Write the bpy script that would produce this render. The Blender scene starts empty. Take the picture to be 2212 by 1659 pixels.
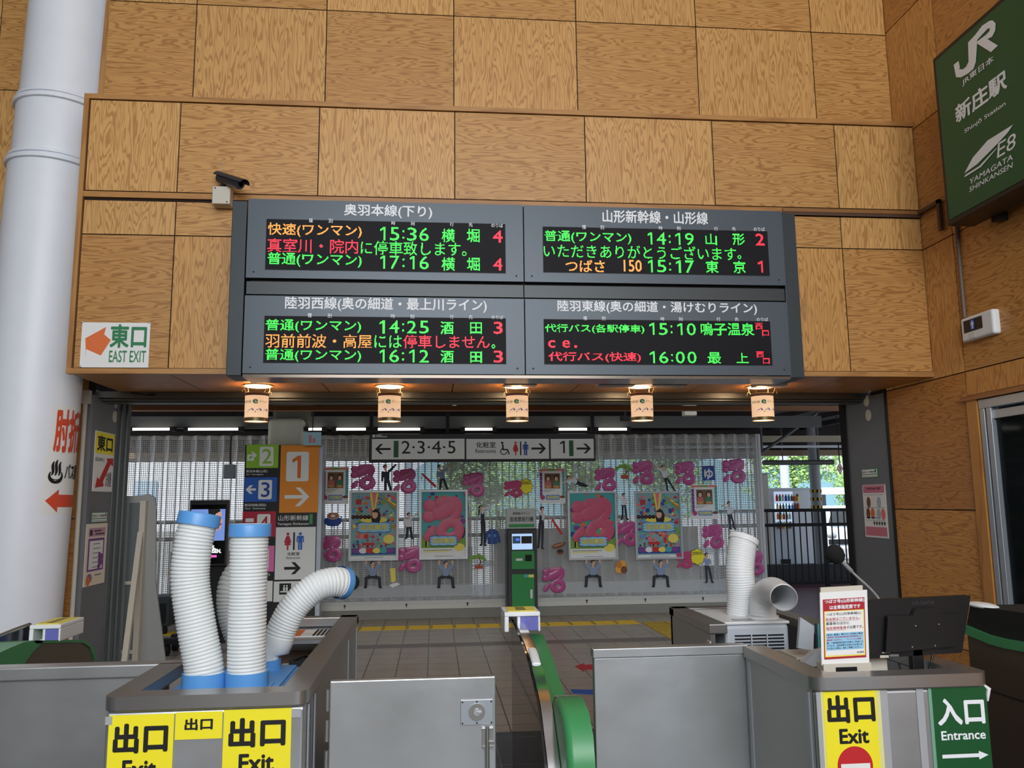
import bpy, math, random
import numpy as np
from mathutils import Vector, Matrix
random.seed(7)
S = bpy.context.scene
COL = S.collection

# ------------------------------------------------------------------ camera
W, H, FPX = 2212, 1659, 1775.454
YAW, PITCH, ROLL, EYE = 0.09585, 0.142624, -0.010802, 1.6
def _rot():
    cy, sy = math.cos(YAW), math.sin(YAW); cp, sp = math.cos(PITCH), math.sin(PITCH); cr, sr = math.cos(ROLL), math.sin(ROLL)
    R1 = np.array([[cy, -sy, 0], [sy, cy, 0], [0, 0, 1]])
    M = np.array([[1, 0, 0], [0, sp, -cp], [0, cp, sp]])
    R3 = np.array([[cr, -sr, 0], [sr, cr, 0], [0, 0, 1]])
    return R3 @ M @ R1
R = _rot()
cd = bpy.data.cameras.new('camera'); cam = bpy.data.objects.new('camera', cd); COL.objects.link(cam)
cd.sensor_width = 36; cd.lens = FPX / W * 36; cd.clip_end = 400
m4 = Matrix.Identity(4)
for i in range(3):
    m4[i][0] = R[0][i]; m4[i][1] = -R[1][i]; m4[i][2] = -R[2][i]
m4[2][3] = EYE
cam.matrix_world = m4
S.camera = cam

# ------------------------------------------------------------------ world, sun, daylight of the hall, exposure
S.view_settings.view_transform = 'Standard'; S.view_settings.look = 'None'
S.view_settings.exposure = 0.0; S.view_settings.gamma = 1.0; S.view_settings.use_curve_mapping = False
w = bpy.data.worlds.new('sky'); S.world = w; w.use_nodes = True
nt = w.node_tree; bg = nt.nodes['Background']
tc = nt.nodes.new('ShaderNodeTexCoord'); sx = nt.nodes.new('ShaderNodeSeparateXYZ'); cr = nt.nodes.new('ShaderNodeValToRGB')
nt.links.new(tc.outputs['Generated'], sx.inputs[0]); nt.links.new(sx.outputs[2], cr.inputs[0]); nt.links.new(cr.outputs[0], bg.inputs[0])
cr.color_ramp.elements[0].position = 0.0; cr.color_ramp.elements[0].color = (.78, .88, 1, 1)
cr.color_ramp.elements[1].position = .6; cr.color_ramp.elements[1].color = (.55, .72, 1, 1)
bg.inputs[1].default_value = 1.35
def lamp(name, typ, loc, rot, energy, color=(1, 1, 1), **kw):
    d = bpy.data.lights.new(name, typ); d.energy = energy; d.color = color
    for k, v in kw.items(): setattr(d, k, v)
    o = bpy.data.objects.new(name, d); COL.objects.link(o); o.location = loc; o.rotation_euler = rot
    return o
lamp('sun', 'SUN', (0, 30, 30), (math.radians(42), 0, math.radians(-30)), 6.0, (1, .96, .9), angle=.06)
lamp('hall_daylight', 'AREA', (.3, -5.5, 5.0), (math.radians(86), 0, math.radians(-1)), 760, (.93, .965, 1), shape='RECTANGLE', size=6, size_y=4)
lamp('platform_fill', 'AREA', (0.5, 9.0, 2.95), (math.radians(38), 0, 0), 16, (.95, .98, 1), shape='RECTANGLE', size=7, size_y=.5)  # added fill without any fixture, brightens pillar and signs under the canopy

# ------------------------------------------------------------------ materials
MATS = {}
def lin(c):
    return tuple(((x / 255) / 12.92 if x / 255 <= .04045 else ((x / 255 + .055) / 1.055) ** 2.4) for x in c)
def mat(name, rgb, rough=.5, metal=0., emit=0., alpha=1., trans=0., spec=.5, noise=0., nscale=8., bump=0., stretch=(1, 1, 1)):
    if name in MATS: return MATS[name]
    m = bpy.data.materials.new(name); m.use_nodes = True
    n = m.node_tree.nodes; l = m.node_tree.links; b = n['Principled BSDF']; c = lin(rgb)
    b.inputs['Base Color'].default_value = (*c, 1); b.inputs['Roughness'].default_value = rough
    b.inputs['Metallic'].default_value = metal; b.inputs['Specular IOR Level'].default_value = spec
    if emit: b.inputs['Emission Color'].default_value = (*c, 1); b.inputs['Emission Strength'].default_value = emit
    if alpha < 1: b.inputs['Alpha'].default_value = alpha
    if trans: b.inputs['Transmission Weight'].default_value = trans
    if noise or bump:
        t = n.new('ShaderNodeTexCoord'); mp = n.new('ShaderNodeMapping'); nz = n.new('ShaderNodeTexNoise')
        mp.inputs['Scale'].default_value = stretch; nz.inputs['Scale'].default_value = nscale; nz.inputs['Detail'].default_value = 4
        l.new(t.outputs['Object'], mp.inputs[0]); l.new(mp.outputs[0], nz.inputs[0])
        if noise:
            mx = n.new('ShaderNodeMix'); mx.data_type = 'RGBA'
            mx.inputs[6].default_value = (*[max(0, x * (1 - noise)) for x in c], 1); mx.inputs[7].default_value = (*[min(1, x * (1 + noise)) for x in c], 1)
            l.new(nz.outputs[0], mx.inputs[0]); l.new(mx.outputs[2], b.inputs['Base Color'])
            ma = n.new('ShaderNodeMath'); ma.operation = 'MULTIPLY_ADD'; ma.inputs[1].default_value = .25 * min(1, noise * 3); ma.inputs[2].default_value = rough - .12 * min(1, noise * 3)
            l.new(nz.outputs[0], ma.inputs[0]); l.new(ma.outputs[0], b.inputs['Roughness'])
        if bump:
            bp = n.new('ShaderNodeBump'); bp.inputs['Strength'].default_value = bump; bp.inputs['Distance'].default_value = .01
            l.new(nz.outputs[0], bp.inputs['Height']); l.new(bp.outputs[0], b.inputs['Normal'])
    MATS[name] = m
    return m
def wood(name, light, dark, freq=9., rough=.42):
    m = bpy.data.materials.new(name); m.use_nodes = True
    n = m.node_tree.nodes; l = m.node_tree.links; b = n['Principled BSDF']
    uv = n.new('ShaderNodeUVMap'); mp = n.new('ShaderNodeMapping'); mp.inputs['Scale'].default_value = (8.5, .95, 1)
    nz = n.new('ShaderNodeTexNoise'); nz.inputs['Scale'].default_value = 1.25; nz.inputs['Detail'].default_value = 2.6; nz.inputs['Roughness'].default_value = .46; nz.inputs['Distortion'].default_value = .2
    l.new(uv.outputs[0], mp.inputs[0]); l.new(mp.outputs[0], nz.inputs[0])
    k = n.new('ShaderNodeMath'); k.operation = 'MULTIPLY'; k.inputs[1].default_value = freq * 2 * math.pi
    s = n.new('ShaderNodeMath'); s.operation = 'SINE'; l.new(nz.outputs[0], k.inputs[0]); l.new(k.outputs[0], s.inputs[0])
    a = n.new('ShaderNodeMath'); a.operation = 'MULTIPLY_ADD'; a.inputs[1].default_value = .5; a.inputs[2].default_value = .5; l.new(s.outputs[0], a.inputs[0])
    r = n.new('ShaderNodeValToRGB'); l.new(a.outputs[0], r.inputs[0])
    r.color_ramp.elements[0].position = .56; r.color_ramp.elements[0].color = (*lin(light), 1)
    r.color_ramp.elements[1].position = .95; r.color_ramp.elements[1].color = (*lin(dark), 1)
    mp2 = n.new('ShaderNodeMapping'); mp2.inputs['Scale'].default_value = (160, 9, 1); nz2 = n.new('ShaderNodeTexNoise'); nz2.inputs['Scale'].default_value = 1; nz2.inputs['Detail'].default_value = 2
    l.new(uv.outputs[0], mp2.inputs[0]); l.new(mp2.outputs[0], nz2.inputs[0])
    f = n.new('ShaderNodeMath'); f.operation = 'MULTIPLY_ADD'; f.inputs[1].default_value = .5; f.inputs[2].default_value = .75; l.new(nz2.outputs[0], f.inputs[0])
    at = n.new('ShaderNodeAttribute'); at.attribute_name = 'tint'
    mx = n.new('ShaderNodeVectorMath'); mx.operation = 'MULTIPLY'; l.new(r.outputs[0], mx.inputs[0]); l.new(at.outputs['Vector'], mx.inputs[1])
    my = n.new('ShaderNodeVectorMath'); my.operation = 'SCALE'; l.new(mx.outputs[0], my.inputs[0]); l.new(f.outputs[0], my.inputs['Scale'])
    l.new(my.outputs[0], b.inputs['Base Color']); b.inputs['Roughness'].default_value = rough
    MATS[name] = m; return m
def tiles(name, c1, c2, grout, size, rough, ox=0., oy=0.):
    m = bpy.data.materials.new(name); m.use_nodes = True
    n = m.node_tree.nodes; l = m.node_tree.links; b = n['Principled BSDF']
    t = n.new('ShaderNodeNewGeometry'); mp = n.new('ShaderNodeMapping'); mp.inputs['Location'].default_value = (ox, oy, 0)
    br = n.new('ShaderNodeTexBrick'); br.offset = 0; br.inputs['Color1'].default_value = (*lin(c1), 1); br.inputs['Color2'].default_value = (*lin(c2), 1); br.inputs['Mortar'].default_value = (*lin(grout), 1)
    br.inputs['Scale'].default_value = 1; br.inputs['Mortar Size'].default_value = .006; br.inputs['Brick Width'].default_value = size[0]; br.inputs['Row Height'].default_value = size[1]
    l.new(t.outputs['Position'], mp.inputs[0]); l.new(mp.outputs[0], br.inputs[0])
    nz = n.new('ShaderNodeTexNoise'); nz.inputs['Scale'].default_value = 6; l.new(t.outputs['Position'], nz.inputs[0])
    f = n.new('ShaderNodeMath'); f.operation = 'MULTIPLY_ADD'; f.inputs[1].default_value = .4; f.inputs[2].default_value = .8; l.new(nz.outputs[0], f.inputs[0])
    v = n.new('ShaderNodeVectorMath'); v.operation = 'SCALE'; l.new(br.outputs[0], v.inputs[0]); l.new(f.outputs[0], v.inputs['Scale']); l.new(v.outputs[0], b.inputs['Base Color'])
    b.inputs['Roughness'].default_value = rough
    MATS[name] = m; return m
def glassy(name, rgb, alpha, gloss=.08, rough=.05):
    """thin sheet: mostly transparent with a tint and a faint sheen"""
    m = bpy.data.materials.new(name); m.use_nodes = True
    n = m.node_tree.nodes; l = m.node_tree.links; n.remove(n['Principled BSDF']); out = n['Material Output']
    tr = n.new('ShaderNodeBsdfTransparent'); tr.inputs[0].default_value = (*[1 - alpha * (1 - x) for x in lin(rgb)], 1)
    df = n.new('ShaderNodeBsdfPrincipled'); df.inputs['Base Color'].default_value = (*lin(rgb), 1); df.inputs['Roughness'].default_value = rough
    mx = n.new('ShaderNodeMixShader'); mx.inputs[0].default_value = gloss
    l.new(tr.outputs[0], mx.inputs[1]); l.new(df.outputs[0], mx.inputs[2]); l.new(mx.outputs[0], out.inputs[0])
    MATS[name] = m; return m

WOOD = wood('plywood', (212, 164, 100), (180, 130, 72), freq=16)
SOLID = wood('solid_wood', (196, 148, 88), (176, 128, 74), freq=3)
DARKGAP = mat('joint_gap', (38, 24, 14), .9)
WHITE = mat('white_paint', (226, 230, 236), .38)
PIPEW = mat('column_paint', (233, 237, 245), .42, noise=.03, nscale=5)
CREAM = mat('cream_paint', (205, 198, 184), .5)
STEEL = mat('stainless_steel', (190, 193, 195), .36, metal=.8, noise=.16, nscale=3.2, stretch=(1, 1, 1.6), bump=.3)
STEELD = mat('dark_stainless_steel', (176, 174, 172), .32, metal=.85, noise=.08, nscale=3)
CHROME = mat('chrome', (215, 215, 218), .12, metal=1)
FRAMEG = mat('grey_door_metal', (116, 117, 121), .42, metal=.25, noise=.05, nscale=4)
FRAMED = mat('dark_door_rail', (92, 98, 98), .45, metal=.3)
LINTEL = mat('lintel_steel', (120, 118, 114), .35, metal=.8)
ALU = mat('aluminium', (176, 182, 190), .4, metal=.6)
BLACK = mat('black_plastic', (15, 15, 17), .4)
BLACKM = mat('matt_black', (16, 16, 17), .8)
INK = mat('black_ink', (14, 14, 14), .6)
BOARD = mat('board_grey', (70, 80, 90), .38, metal=.2)
BOARDD = mat('board_dark', (52, 59, 64), .42, metal=.35)
BOARDS = mat('board_strip', (60, 64, 66), .4, metal=.5)
SCREEN = mat('led_screen', (20, 19, 25), .6, spec=.2)
LETTER = mat('white_letters', (238, 241, 245), .5)
LEDG = mat('led_green', (62, 240, 80), .5, emit=1.5)
LEDR = mat('led_red', (255, 44, 66), .5, emit=1.5)
LEDO = mat('led_amber', (255, 158, 70), .5, emit=1.35)
GREENS = mat('sign_green', (22, 84, 44), .38)
GREENG = mat('gate_green', (62, 142, 86), .34)
GREENK = mat('kiosk_green', (10, 132, 52), .4)
SIGNFR = mat('sign_frame', (44, 42, 46), .4, metal=.4)
YELLOW = mat('sticker_yellow', (247, 232, 40), .45)
YEL2 = mat('soft_yellow', (240, 224, 96), .5)
PAPER = mat('white_paper', (236, 236, 234), .5)
TAPE = mat('grey_tape', (166, 168, 172), .4)
RED = mat('sign_red', (196, 34, 42), .5)
ORANGE = mat('paper_orange', (226, 112, 52), .5)
VERM = mat('vermilion', (214, 74, 40), .5)
EXITG = mat('letter_green', (40, 128, 80), .5)
BLUEC = mat('cooler_blue', (92, 156, 220), .38)
HOSE = mat('duct_white', (222, 226, 226), .42)
HOSEW = mat('white_plastic', (236, 238, 240), .35)
GRIDC = mat('cool_grey_plastic', (196, 203, 212), .45)
SHADE = mat('dark_slot', (12, 14, 20), .8)
CONC = mat('aged_concrete', (204, 198, 176), .8, noise=.12, nscale=7)
SCRN = mat('perforated_sheet', (214, 212, 208), .45)
RAILW = mat('rail_cream', (206, 203, 194), .5)
KERB = mat('kerb_concrete', (136, 134, 124), .8, noise=.08, nscale=6)
BEAM = mat('beam_paint', (88, 88, 85), .55)
BEAMD = mat('roof_dark', (40, 30, 28), .8)
PURLIN = mat('roof_timber', (150, 96, 50), .6)
SOFF = mat('grey_plate', (170, 172, 176), .5)
TUBE = mat('lamp_tube', (255, 250, 240), .5, emit=4.5)
DISC = mat('downlight_glow', (255, 226, 178), .5, emit=9)
LPAPER = mat('lantern_paper', (255, 214, 172), .7, emit=.62)
BRASS = mat('lantern_band', (140, 116, 72), .4, metal=.5)
TWINE = mat('twine', (206, 176, 128), .8)
PINK = mat('balloon_pink', (184, 78, 136), .25)
PINKP = mat('poster_pink', (206, 84, 116), .35)
PINKR = mat('dull_pink', (188, 60, 110), .5)
SKIN = mat('printed_skin', (230, 180, 150), .6)
HAIR = mat('printed_black', (26, 22, 24), .6)
SHIRT = mat('printed_white_shirt', (222, 226, 232), .6)
SHIRTB = mat('printed_blue_shirt', (136, 154, 184), .6)
NAVY = mat('printed_navy', (34, 38, 50), .6)
JACK = mat('printed_jacket', (52, 60, 76), .6)
TEAL = mat('poster_teal', (70, 168, 170), .5)
SKYB = mat('poster_blue', (86, 150, 214), .5)
LBLUE = mat('cloud_blue', (150, 204, 236), .5)
DBLUE = mat('deep_blue', (20, 66, 150), .5)
PURP = mat('purple_print', (124, 58, 140), .5)
LGREEN = mat('leaf_print', (120, 168, 60), .55)
BROWN = mat('brown_print', (120, 70, 40), .55)
SIGNG = mat('line_green', (142, 190, 42), .42)
SIGNB = mat('line_blue', (24, 90, 180), .42)
SIGNR = mat('line_red', (178, 22, 52), .42)
SIGNP = mat('line_pink', (220, 112, 168), .42)
SIGNO = mat('line_orange', (228, 136, 22), .42)
SIGNW = mat('sign_white', (226, 226, 220), .4)
SILVER = mat('frame_silver', (188, 190, 192), .35, metal=.5)
TACT = mat('tactile_yellow', (214, 176, 44), .55)
MARO = mat('maroon_floor', (112, 62, 64), .3, noise=.1, nscale=3)
FLOORD = tiles('dark_hall_tile', (58, 58, 60), (66, 66, 68), (96, 96, 98), (.6, .6), .22, .18, .08)
FLOORP = tiles('beige_tile', (168, 152, 132), (176, 160, 140), (84, 74, 64), (.3, .3), .28, .05, .07)
GLASSD = glassy('dark_window_glass', (60, 70, 72), .75, .16, .06)
ACRYL = mat('smoked_acrylic', (26, 25, 24), .03, spec=.8)
FILM = glassy('clear_film', (235, 240, 245), .12, .07, .12)
GRASS = mat('leaf_green', (146, 182, 104), .7, noise=.35, nscale=3)
GRASS2 = mat('leaf_deep_green', (108, 148, 88), .7, noise=.35, nscale=3)
BARK = mat('bark', (84, 68, 54), .9)
HILLM = mat('far_hill', (104, 140, 150), .9, noise=.1, nscale=.3)  # distance haze put into the hill's blue base colour
ASPH = mat('asphalt', (150, 150, 148), .9)
BLDW = mat('pale_facade', (226, 232, 240), .7)

# ------------------------------------------------------------------ geometry helpers
def V(*a): return Vector(a)
class Plane:
    def __init__(s, o, r, u): s.o, s.r, s.u = Vector(o), Vector(r), Vector(u); s.n = s.r.cross(s.u)
    def __call__(s, a, b, c=0.): return s.o + s.r * a + s.u * b + s.n * c
    def px(s, x, y):
        d = Vector(R.T @ np.array([(x - W / 2) / FPX, (y - H / 2) / FPX, 1.0])); e = Vector((0, 0, EYE))
        p = e + d * ((s.o - e).dot(s.n) / d.dot(s.n)) - s.o
        return p.dot(s.r), p.dot(s.u)
    def rect(s, x0, y0, x1, y1):
        ym, xm = (y0 + y1) / 2, (x0 + x1) / 2
        return s.px(x0, ym)[0], s.px(xm, y1)[1], s.px(x1, ym)[0], s.px(xm, y0)[1]
def FY(y): return Plane((0, y, 0), (1, 0, 0), (0, 0, 1))
def FXR(x): return Plane((x, 0, 0), (0, -1, 0), (0, 0, 1))
def FXL(x): return Plane((x, 0, 0), (0, 1, 0), (0, 0, 1))
def FZ(z): return Plane((0, 0, z), (1, 0, 0), (0, 1, 0))
class Cyl:
    def __init__(s, c, r, a0): s.c, s.r, s.a0 = Vector(c), r, a0
    def __call__(s, a, b, c=0.):
        t = s.a0 + a / s.r; return Vector((s.c.x + (s.r + c) * math.sin(t), s.c.y - (s.r + c) * math.cos(t), b))
TXT = {}
def text2d(s, bold):
    k = (s, bold)
    if k not in TXT:
        c = bpy.data.curves.new('t', 'FONT'); c.body = s; c.resolution_u = 3
        o = bpy.data.objects.new('t', c); COL.objects.link(o); bpy.context.view_layer.update()
        m = bpy.data.meshes.new_from_object(o.evaluated_get(bpy.context.evaluated_depsgraph_get()))
        P = np.array([v.co[:2] for v in m.vertices]); T = [tuple(p.vertices) for p in m.polygons]
        if s == '1': P = np.array([(0, .70), (0, .84), (.66, 1), (1, 1), (1, 0), (.64, 0), (.64, .83)]) * [.3, .72]; T = [tuple(range(6, -1, -1))]
        bpy.data.objects.remove(o); bpy.data.curves.remove(c); bpy.data.meshes.remove(m)
        n0 = len(P)
        if bold:                                            # heavier strokes: the outline laid over itself with small shifts
            sh = [(0, 0), (bold, 0), (-bold, 0), (0, bold), (0, -bold)] + ([(.7 * bold * i, .7 * bold * j) for i in (-1, 1) for j in (-1, 1)] if bold > .015 else [])
            P = np.concatenate([P + np.array(d) for d in sh]); T = [tuple(i + n0 * j for i in t) for j in range(len(sh)) for t in T]
        mn, mx = P.min(0), P.max(0); TXT[k] = ((P - mn) / np.maximum(mx - mn, 1e-6), T, (mx - mn), n0)
    return TXT[k]
class MB:
    def __init__(s): s.v, s.f, s.m, s.uv, s.t, s.mats = [], [], [], {}, {}, []
    def mi(s, m):
        if m not in s.mats: s.mats.append(m)
        return s.mats.index(m)
    def face(s, pts, m, uv=None, tint=None):
        i = len(s.v); s.v += [Vector(p) for p in pts]; s.f.append(tuple(range(i, i + len(pts)))); s.m.append(s.mi(m))
        if uv: s.uv[len(s.f) - 1] = uv
        if tint: s.t[len(s.f) - 1] = tint
        return s
    def mesh(s, vs, fs, m):
        i = len(s.v); s.v += [Vector(p) for p in vs]; k = s.mi(m)
        for f in fs: s.f.append(tuple(i + j for j in f)); s.m.append(k)
        return s
    def box(s, x0, y0, z0, x1, y1, z1, m):
        if x1 < x0: x0, x1 = x1, x0
        if y1 < y0: y0, y1 = y1, y0
        if z1 < z0: z0, z1 = z1, z0
        vs = [(x0, y0, z0), (x1, y0, z0), (x1, y1, z0), (x0, y1, z0), (x0, y0, z1), (x1, y0, z1), (x1, y1, z1), (x0, y1, z1)]
        return s.mesh(vs, [(0, 3, 2, 1), (4, 5, 6, 7), (0, 1, 5, 4), (1, 2, 6, 5), (2, 3, 7, 6), (3, 0, 4, 7)], m)
    def slab(s, pl, a0, b0, a1, b1, c0, c1, m):
        if a1 < a0: a0, a1 = a1, a0
        if b1 < b0: b0, b1 = b1, b0
        return s.prism(pl, [(a0, b0), (a1, b0), (a1, b1), (a0, b1)], c0, c1, m)
    def prism(s, pl, pts, c0, c1, m, ms=None):
        n = len(pts); ar = sum(pts[i][0] * pts[(i + 1) % n][1] - pts[(i + 1) % n][0] * pts[i][1] for i in range(n))
        if ar < 0: pts = pts[::-1]
        lo = [pl(a, b, c0) for a, b in pts]; hi = [pl(a, b, c1) for a, b in pts]
        s.mesh(hi, [tuple(range(n))], m)
        s.mesh(lo + hi, [tuple(range(n - 1, -1, -1))] + [(i, (i + 1) % n, n + (i + 1) % n, n + i) for i in range(n)], ms or m)
        return s
    def flat(s, pl, pts, c, m):
        n = len(pts); ar = sum(pts[i][0] * pts[(i + 1) % n][1] - pts[(i + 1) % n][0] * pts[i][1] for i in range(n))
        if ar < 0: pts = pts[::-1]
        return s.face([pl(a, b, c) for a, b in pts], m)
    def rect(s, pl, a0, b0, a1, b1, c, m): return s.flat(pl, [(a0, b0), (a1, b0), (a1, b1), (a0, b1)], c, m)
    def disc(s, pl, a, b, ra, rb, c, m, n=24, a0=0, a1=2 * math.pi):
        return s.flat(pl, [(a + ra * math.cos(a0 + (a1 - a0) * i / n), b + rb * math.sin(a0 + (a1 - a0) * i / n)) for i in range(n)], c, m)
    def ring(s, path, radii, m, n=12, caps=True, flat=None):
        """tube along a polyline, one radius per point"""
        P = [Vector(p) for p in path]; k = len(P); i0 = len(s.v); up = None; mi = s.mi(m)
        for i in range(k):
            t = (P[min(i + 1, k - 1)] - P[max(i - 1, 0)]).normalized()
            if up is None: up = t.orthogonal().normalized()
            up = (up - t * up.dot(t)).normalized(); sd = t.cross(up)
            r = radii[i] if hasattr(radii, '__len__') else radii
            for j in range(n):
                q = 2 * math.pi * j / n; o = up * (r * math.cos(q)) + sd * (r * math.sin(q))
                if flat: o = Vector((o.x * flat[0], o.y * flat[1], o.z * flat[2]))
                s.v.append(P[i] + o)
        for i in range(k - 1):
            for j in range(n):
                a, b = i0 + i * n + j, i0 + i * n + (j + 1) % n
                s.f.append((a, b, b + n, a + n)); s.m.append(mi)
        if caps:
            s.f.append(tuple(i0 + j for j in range(n - 1, -1, -1))); s.m.append(mi)
            s.f.append(tuple(i0 + (k - 1) * n + j for j in range(n))); s.m.append(mi)
        return s
    def cyl(s, p0, p1, r, m, n=24, r1=None): return s.ring([p0, p1], [r, r if r1 is None else r1], m, n)
    def ball(s, c, r, m, n=14, sc=(1, 1, 1), k=9):
        vs, fs = [], []
        for i in range(k + 1):
            th = math.pi * i / k
            for j in range(n):
                ph = 2 * math.pi * j / n
                vs.append((c[0] + r * sc[0] * math.sin(th) * math.cos(ph), c[1] + r * sc[1] * math.sin(th) * math.sin(ph), c[2] + r * sc[2] * math.cos(th)))
        for i in range(k):
            for j in range(n):
                a, b = i * n + j, i * n + (j + 1) % n; fs.append((a, a + n, b + n, b))
        return s.mesh(vs, fs, m)
    def text(s, pl, t, a0, b0, a1, b1, c, m, bold=.012, keep=False):
        P, T, sz, n0 = text2d(t, bold)
        if keep:                                            # keep the aspect, centre in the box
            k = min((a1 - a0) / sz[0], (b1 - b0) / sz[1]); cx, cy = (a0 + a1) / 2, (b0 + b1) / 2
            a0, a1, b0, b1 = cx - sz[0] * k / 2, cx + sz[0] * k / 2, cy - sz[1] * k / 2, cy + sz[1] * k / 2
        return s.mesh([pl(a0 + p[0] * (a1 - a0), b0 + p[1] * (b1 - b0), c + .00008 * (i // n0)) for i, p in enumerate(P)], T, m)
    def dots(s, pl, t, a0, b0, a1, b1, c, m, pitch, bold=.010):
        """lettering lit dot by dot on a matrix"""
        if ':' in t and len(t) > 1:                                      # clock times stand in even cells
            u, v = a1 - a0, b1 - b0
            for ch, k in zip(t, (0, .2, .455, .557, .81)):
                if ch == ':': s.dots(pl, ch, a0 + u * k, b0 + v * .14, a0 + u * (k + .042), b0 + v * .8, c, m, pitch, 0)
                elif ch == '1': s.dots(pl, ch, a0 + u * (k + (.05 if k else 0)), b0, a0 + u * (k + .1 + (.05 if k else 0)), b1, c, m, pitch, 0)
                else: s.dots(pl, ch, a0 + u * k, b0, a0 + u * (k + .19), b1, c, m, pitch, .0)
            return s
        P, T, _, _ = text2d(t, bold); Q = P * [a1 - a0, b1 - b0] + [a0, b0]; on = set()
        for tri in T:
            for k in range(1, len(tri) - 1):
                A, B, C = Q[tri[0]], Q[tri[k]], Q[tri[k + 1]]
                lo = np.floor(np.minimum(np.minimum(A, B), C) / pitch).astype(int); hi = np.ceil(np.maximum(np.maximum(A, B), C) / pitch).astype(int)
                gx, gy = np.meshgrid(np.arange(lo[0], hi[0] + 1), np.arange(lo[1], hi[1] + 1)); X, Y = gx * pitch, gy * pitch
                d = (B[1] - C[1]) * (A[0] - C[0]) + (C[0] - B[0]) * (A[1] - C[1])
                if abs(d) < 1e-12: continue
                u = ((B[1] - C[1]) * (X - C[0]) + (C[0] - B[0]) * (Y - C[1])) / d; v = ((C[1] - A[1]) * (X - C[0]) + (A[0] - C[0]) * (Y - C[1])) / d
                ok = (u >= -.02) & (v >= -.02) & (u + v <= 1.02)
                on |= set(zip(gx[ok].tolist(), gy[ok].tolist()))
        h = pitch * .42
        for i, j in sorted(on): s.rect(pl, i * pitch - h, j * pitch - h, i * pitch + h, j * pitch + h, c, m)
        return s
    def arrow(s, pl, a0, b, a1, hh, th, c, m, head=None):
        """solid arrow from a0 to a1"""
        d = 1 if a1 > a0 else -1; hd = head or hh
        return s.flat(pl, [(a0, b - th), (a1 - d * hd, b - th), (a1 - d * hd, b - hh), (a1, b), (a1 - d * hd, b + hh), (a1 - d * hd, b + th), (a0, b + th)], c, m)
    def chev(s, pl, a0, b, a1, hh, t, c, m):
        """line arrow: bar and two slanting strokes, as on station signs"""
        d = 1 if a1 > a0 else -1
        w_ = t * 1.35; h = t / 2
        return s.flat(pl, [(a0, b + h), (a1 - d * (w_ + h), b + h), (a1 - d * (w_ + hh), b + hh), (a1 - d * hh, b + hh), (a1, b), (a1 - d * hh, b - hh), (a1 - d * (w_ + hh), b - hh), (a1 - d * (w_ + h), b - h), (a0, b - h)], c, m)
    def build(s, name, parent=None, smooth=None, bevel=0., label=None, cat=None, group=None, kind=None, seg=2):
        me = bpy.data.meshes.new(name); base = Vector((0, 0, 0))
        if parent is not None: base = WORLD[parent.name]
        elif s.v:
            A = np.array([v[:] for v in s.v]); mn, mx = A.min(0), A.max(0); base = Vector(((mn[0] + mx[0]) / 2, (mn[1] + mx[1]) / 2, mn[2]))
        me.from_pydata([v - base for v in s.v], [], s.f)
        for m in s.mats: me.materials.append(m)
        me.polygons.foreach_set('material_index', s.m)
        if s.uv:
            ul = me.uv_layers.new(name='UVMap'); at = me.attributes.new('tint', 'FLOAT_VECTOR', 'FACE')
            for p in me.polygons:
                if p.index in s.uv:
                    for li, q in zip(p.loop_indices, s.uv[p.index]): ul.data[li].uv = q
                at.data[p.index].vector = s.t.get(p.index, (1, 1, 1))
        me.update()
        if smooth is not None:
            for p in me.polygons: p.use_smooth = True
            me.set_sharp_from_angle(angle=math.radians(smooth))
        o = bpy.data.objects.new(name, me); COL.objects.link(o)
        if parent is not None: o.parent = parent; WORLD[o.name] = base
        else: o.location = base; WORLD[o.name] = base
        if bevel:
            b = o.modifiers.new('bevel', 'BEVEL'); b.width = bevel; b.segments = seg; b.limit_method = 'ANGLE'; b.angle_limit = math.radians(40); b.harden_normals = False
        tag(o, label, cat, group, kind); return o
WORLD = {}
def tag(o, label=None, cat=None, group=None, kind=None):
    for k, v in (('label', label), ('category', cat), ('group', group), ('kind', kind)):
        if v: o[k] = v
    return o
def thing(name, loc, label, cat, group=None, kind=None):
    o = bpy.data.objects.new(name, None); COL.objects.link(o); o.location = loc; o.empty_display_size = .1; WORLD[o.name] = Vector(loc)
    return tag(o, label, cat, group, kind)
def copy_tree(o, off, label=None, parent=None):
    c = o.copy(); COL.objects.link(c)
    if parent is None: c.location = o.location + Vector(off); WORLD[c.name] = WORLD[o.name] + Vector(off)
    else: c.parent = parent
    if label: c['label'] = label
    for ch in list(o.children): copy_tree(ch, off, None, c)
    return c
def wpanel(mb, pl, a0, b0, a1, b1, vert, tint=None, gap=.004, th=.012, m=None):
    """one plywood sheet, grain upright or lying"""
    if a1 < a0: a0, a1 = a1, a0
    a0 += gap; a1 -= gap; b0 += gap; b1 -= gap
    t = tint or ((1, 1, 1) if vert else (.86, .81, .74)); k = random.uniform(.95, 1.05); t = tuple(x * k for x in t)
    ou, ov = random.uniform(0, 40), random.uniform(0, 40)
    cs = [(a0, b0), (a1, b0), (a1, b1), (a0, b1)]
    uv = [((a if vert else b) + ou, (b if vert else a) + ov) for a, b in cs]
    mb.face([pl(a, b, th) for a, b in cs], m or WOOD, uv, t)
    for i in range(4):
        p, q = cs[i], cs[(i + 1) % 4]
        mb.face([pl(*p, 0), pl(*q, 0), pl(*q, th), pl(*p, th)], m or WOOD, [uv[i], uv[(i + 1) % 4], uv[(i + 1) % 4], uv[i]], tuple(x * .6 for x in t))
def struct(mb, name, label, cat='wall', **k): return mb.build(name, label=label, cat=cat, kind='structure', **k)
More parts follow.
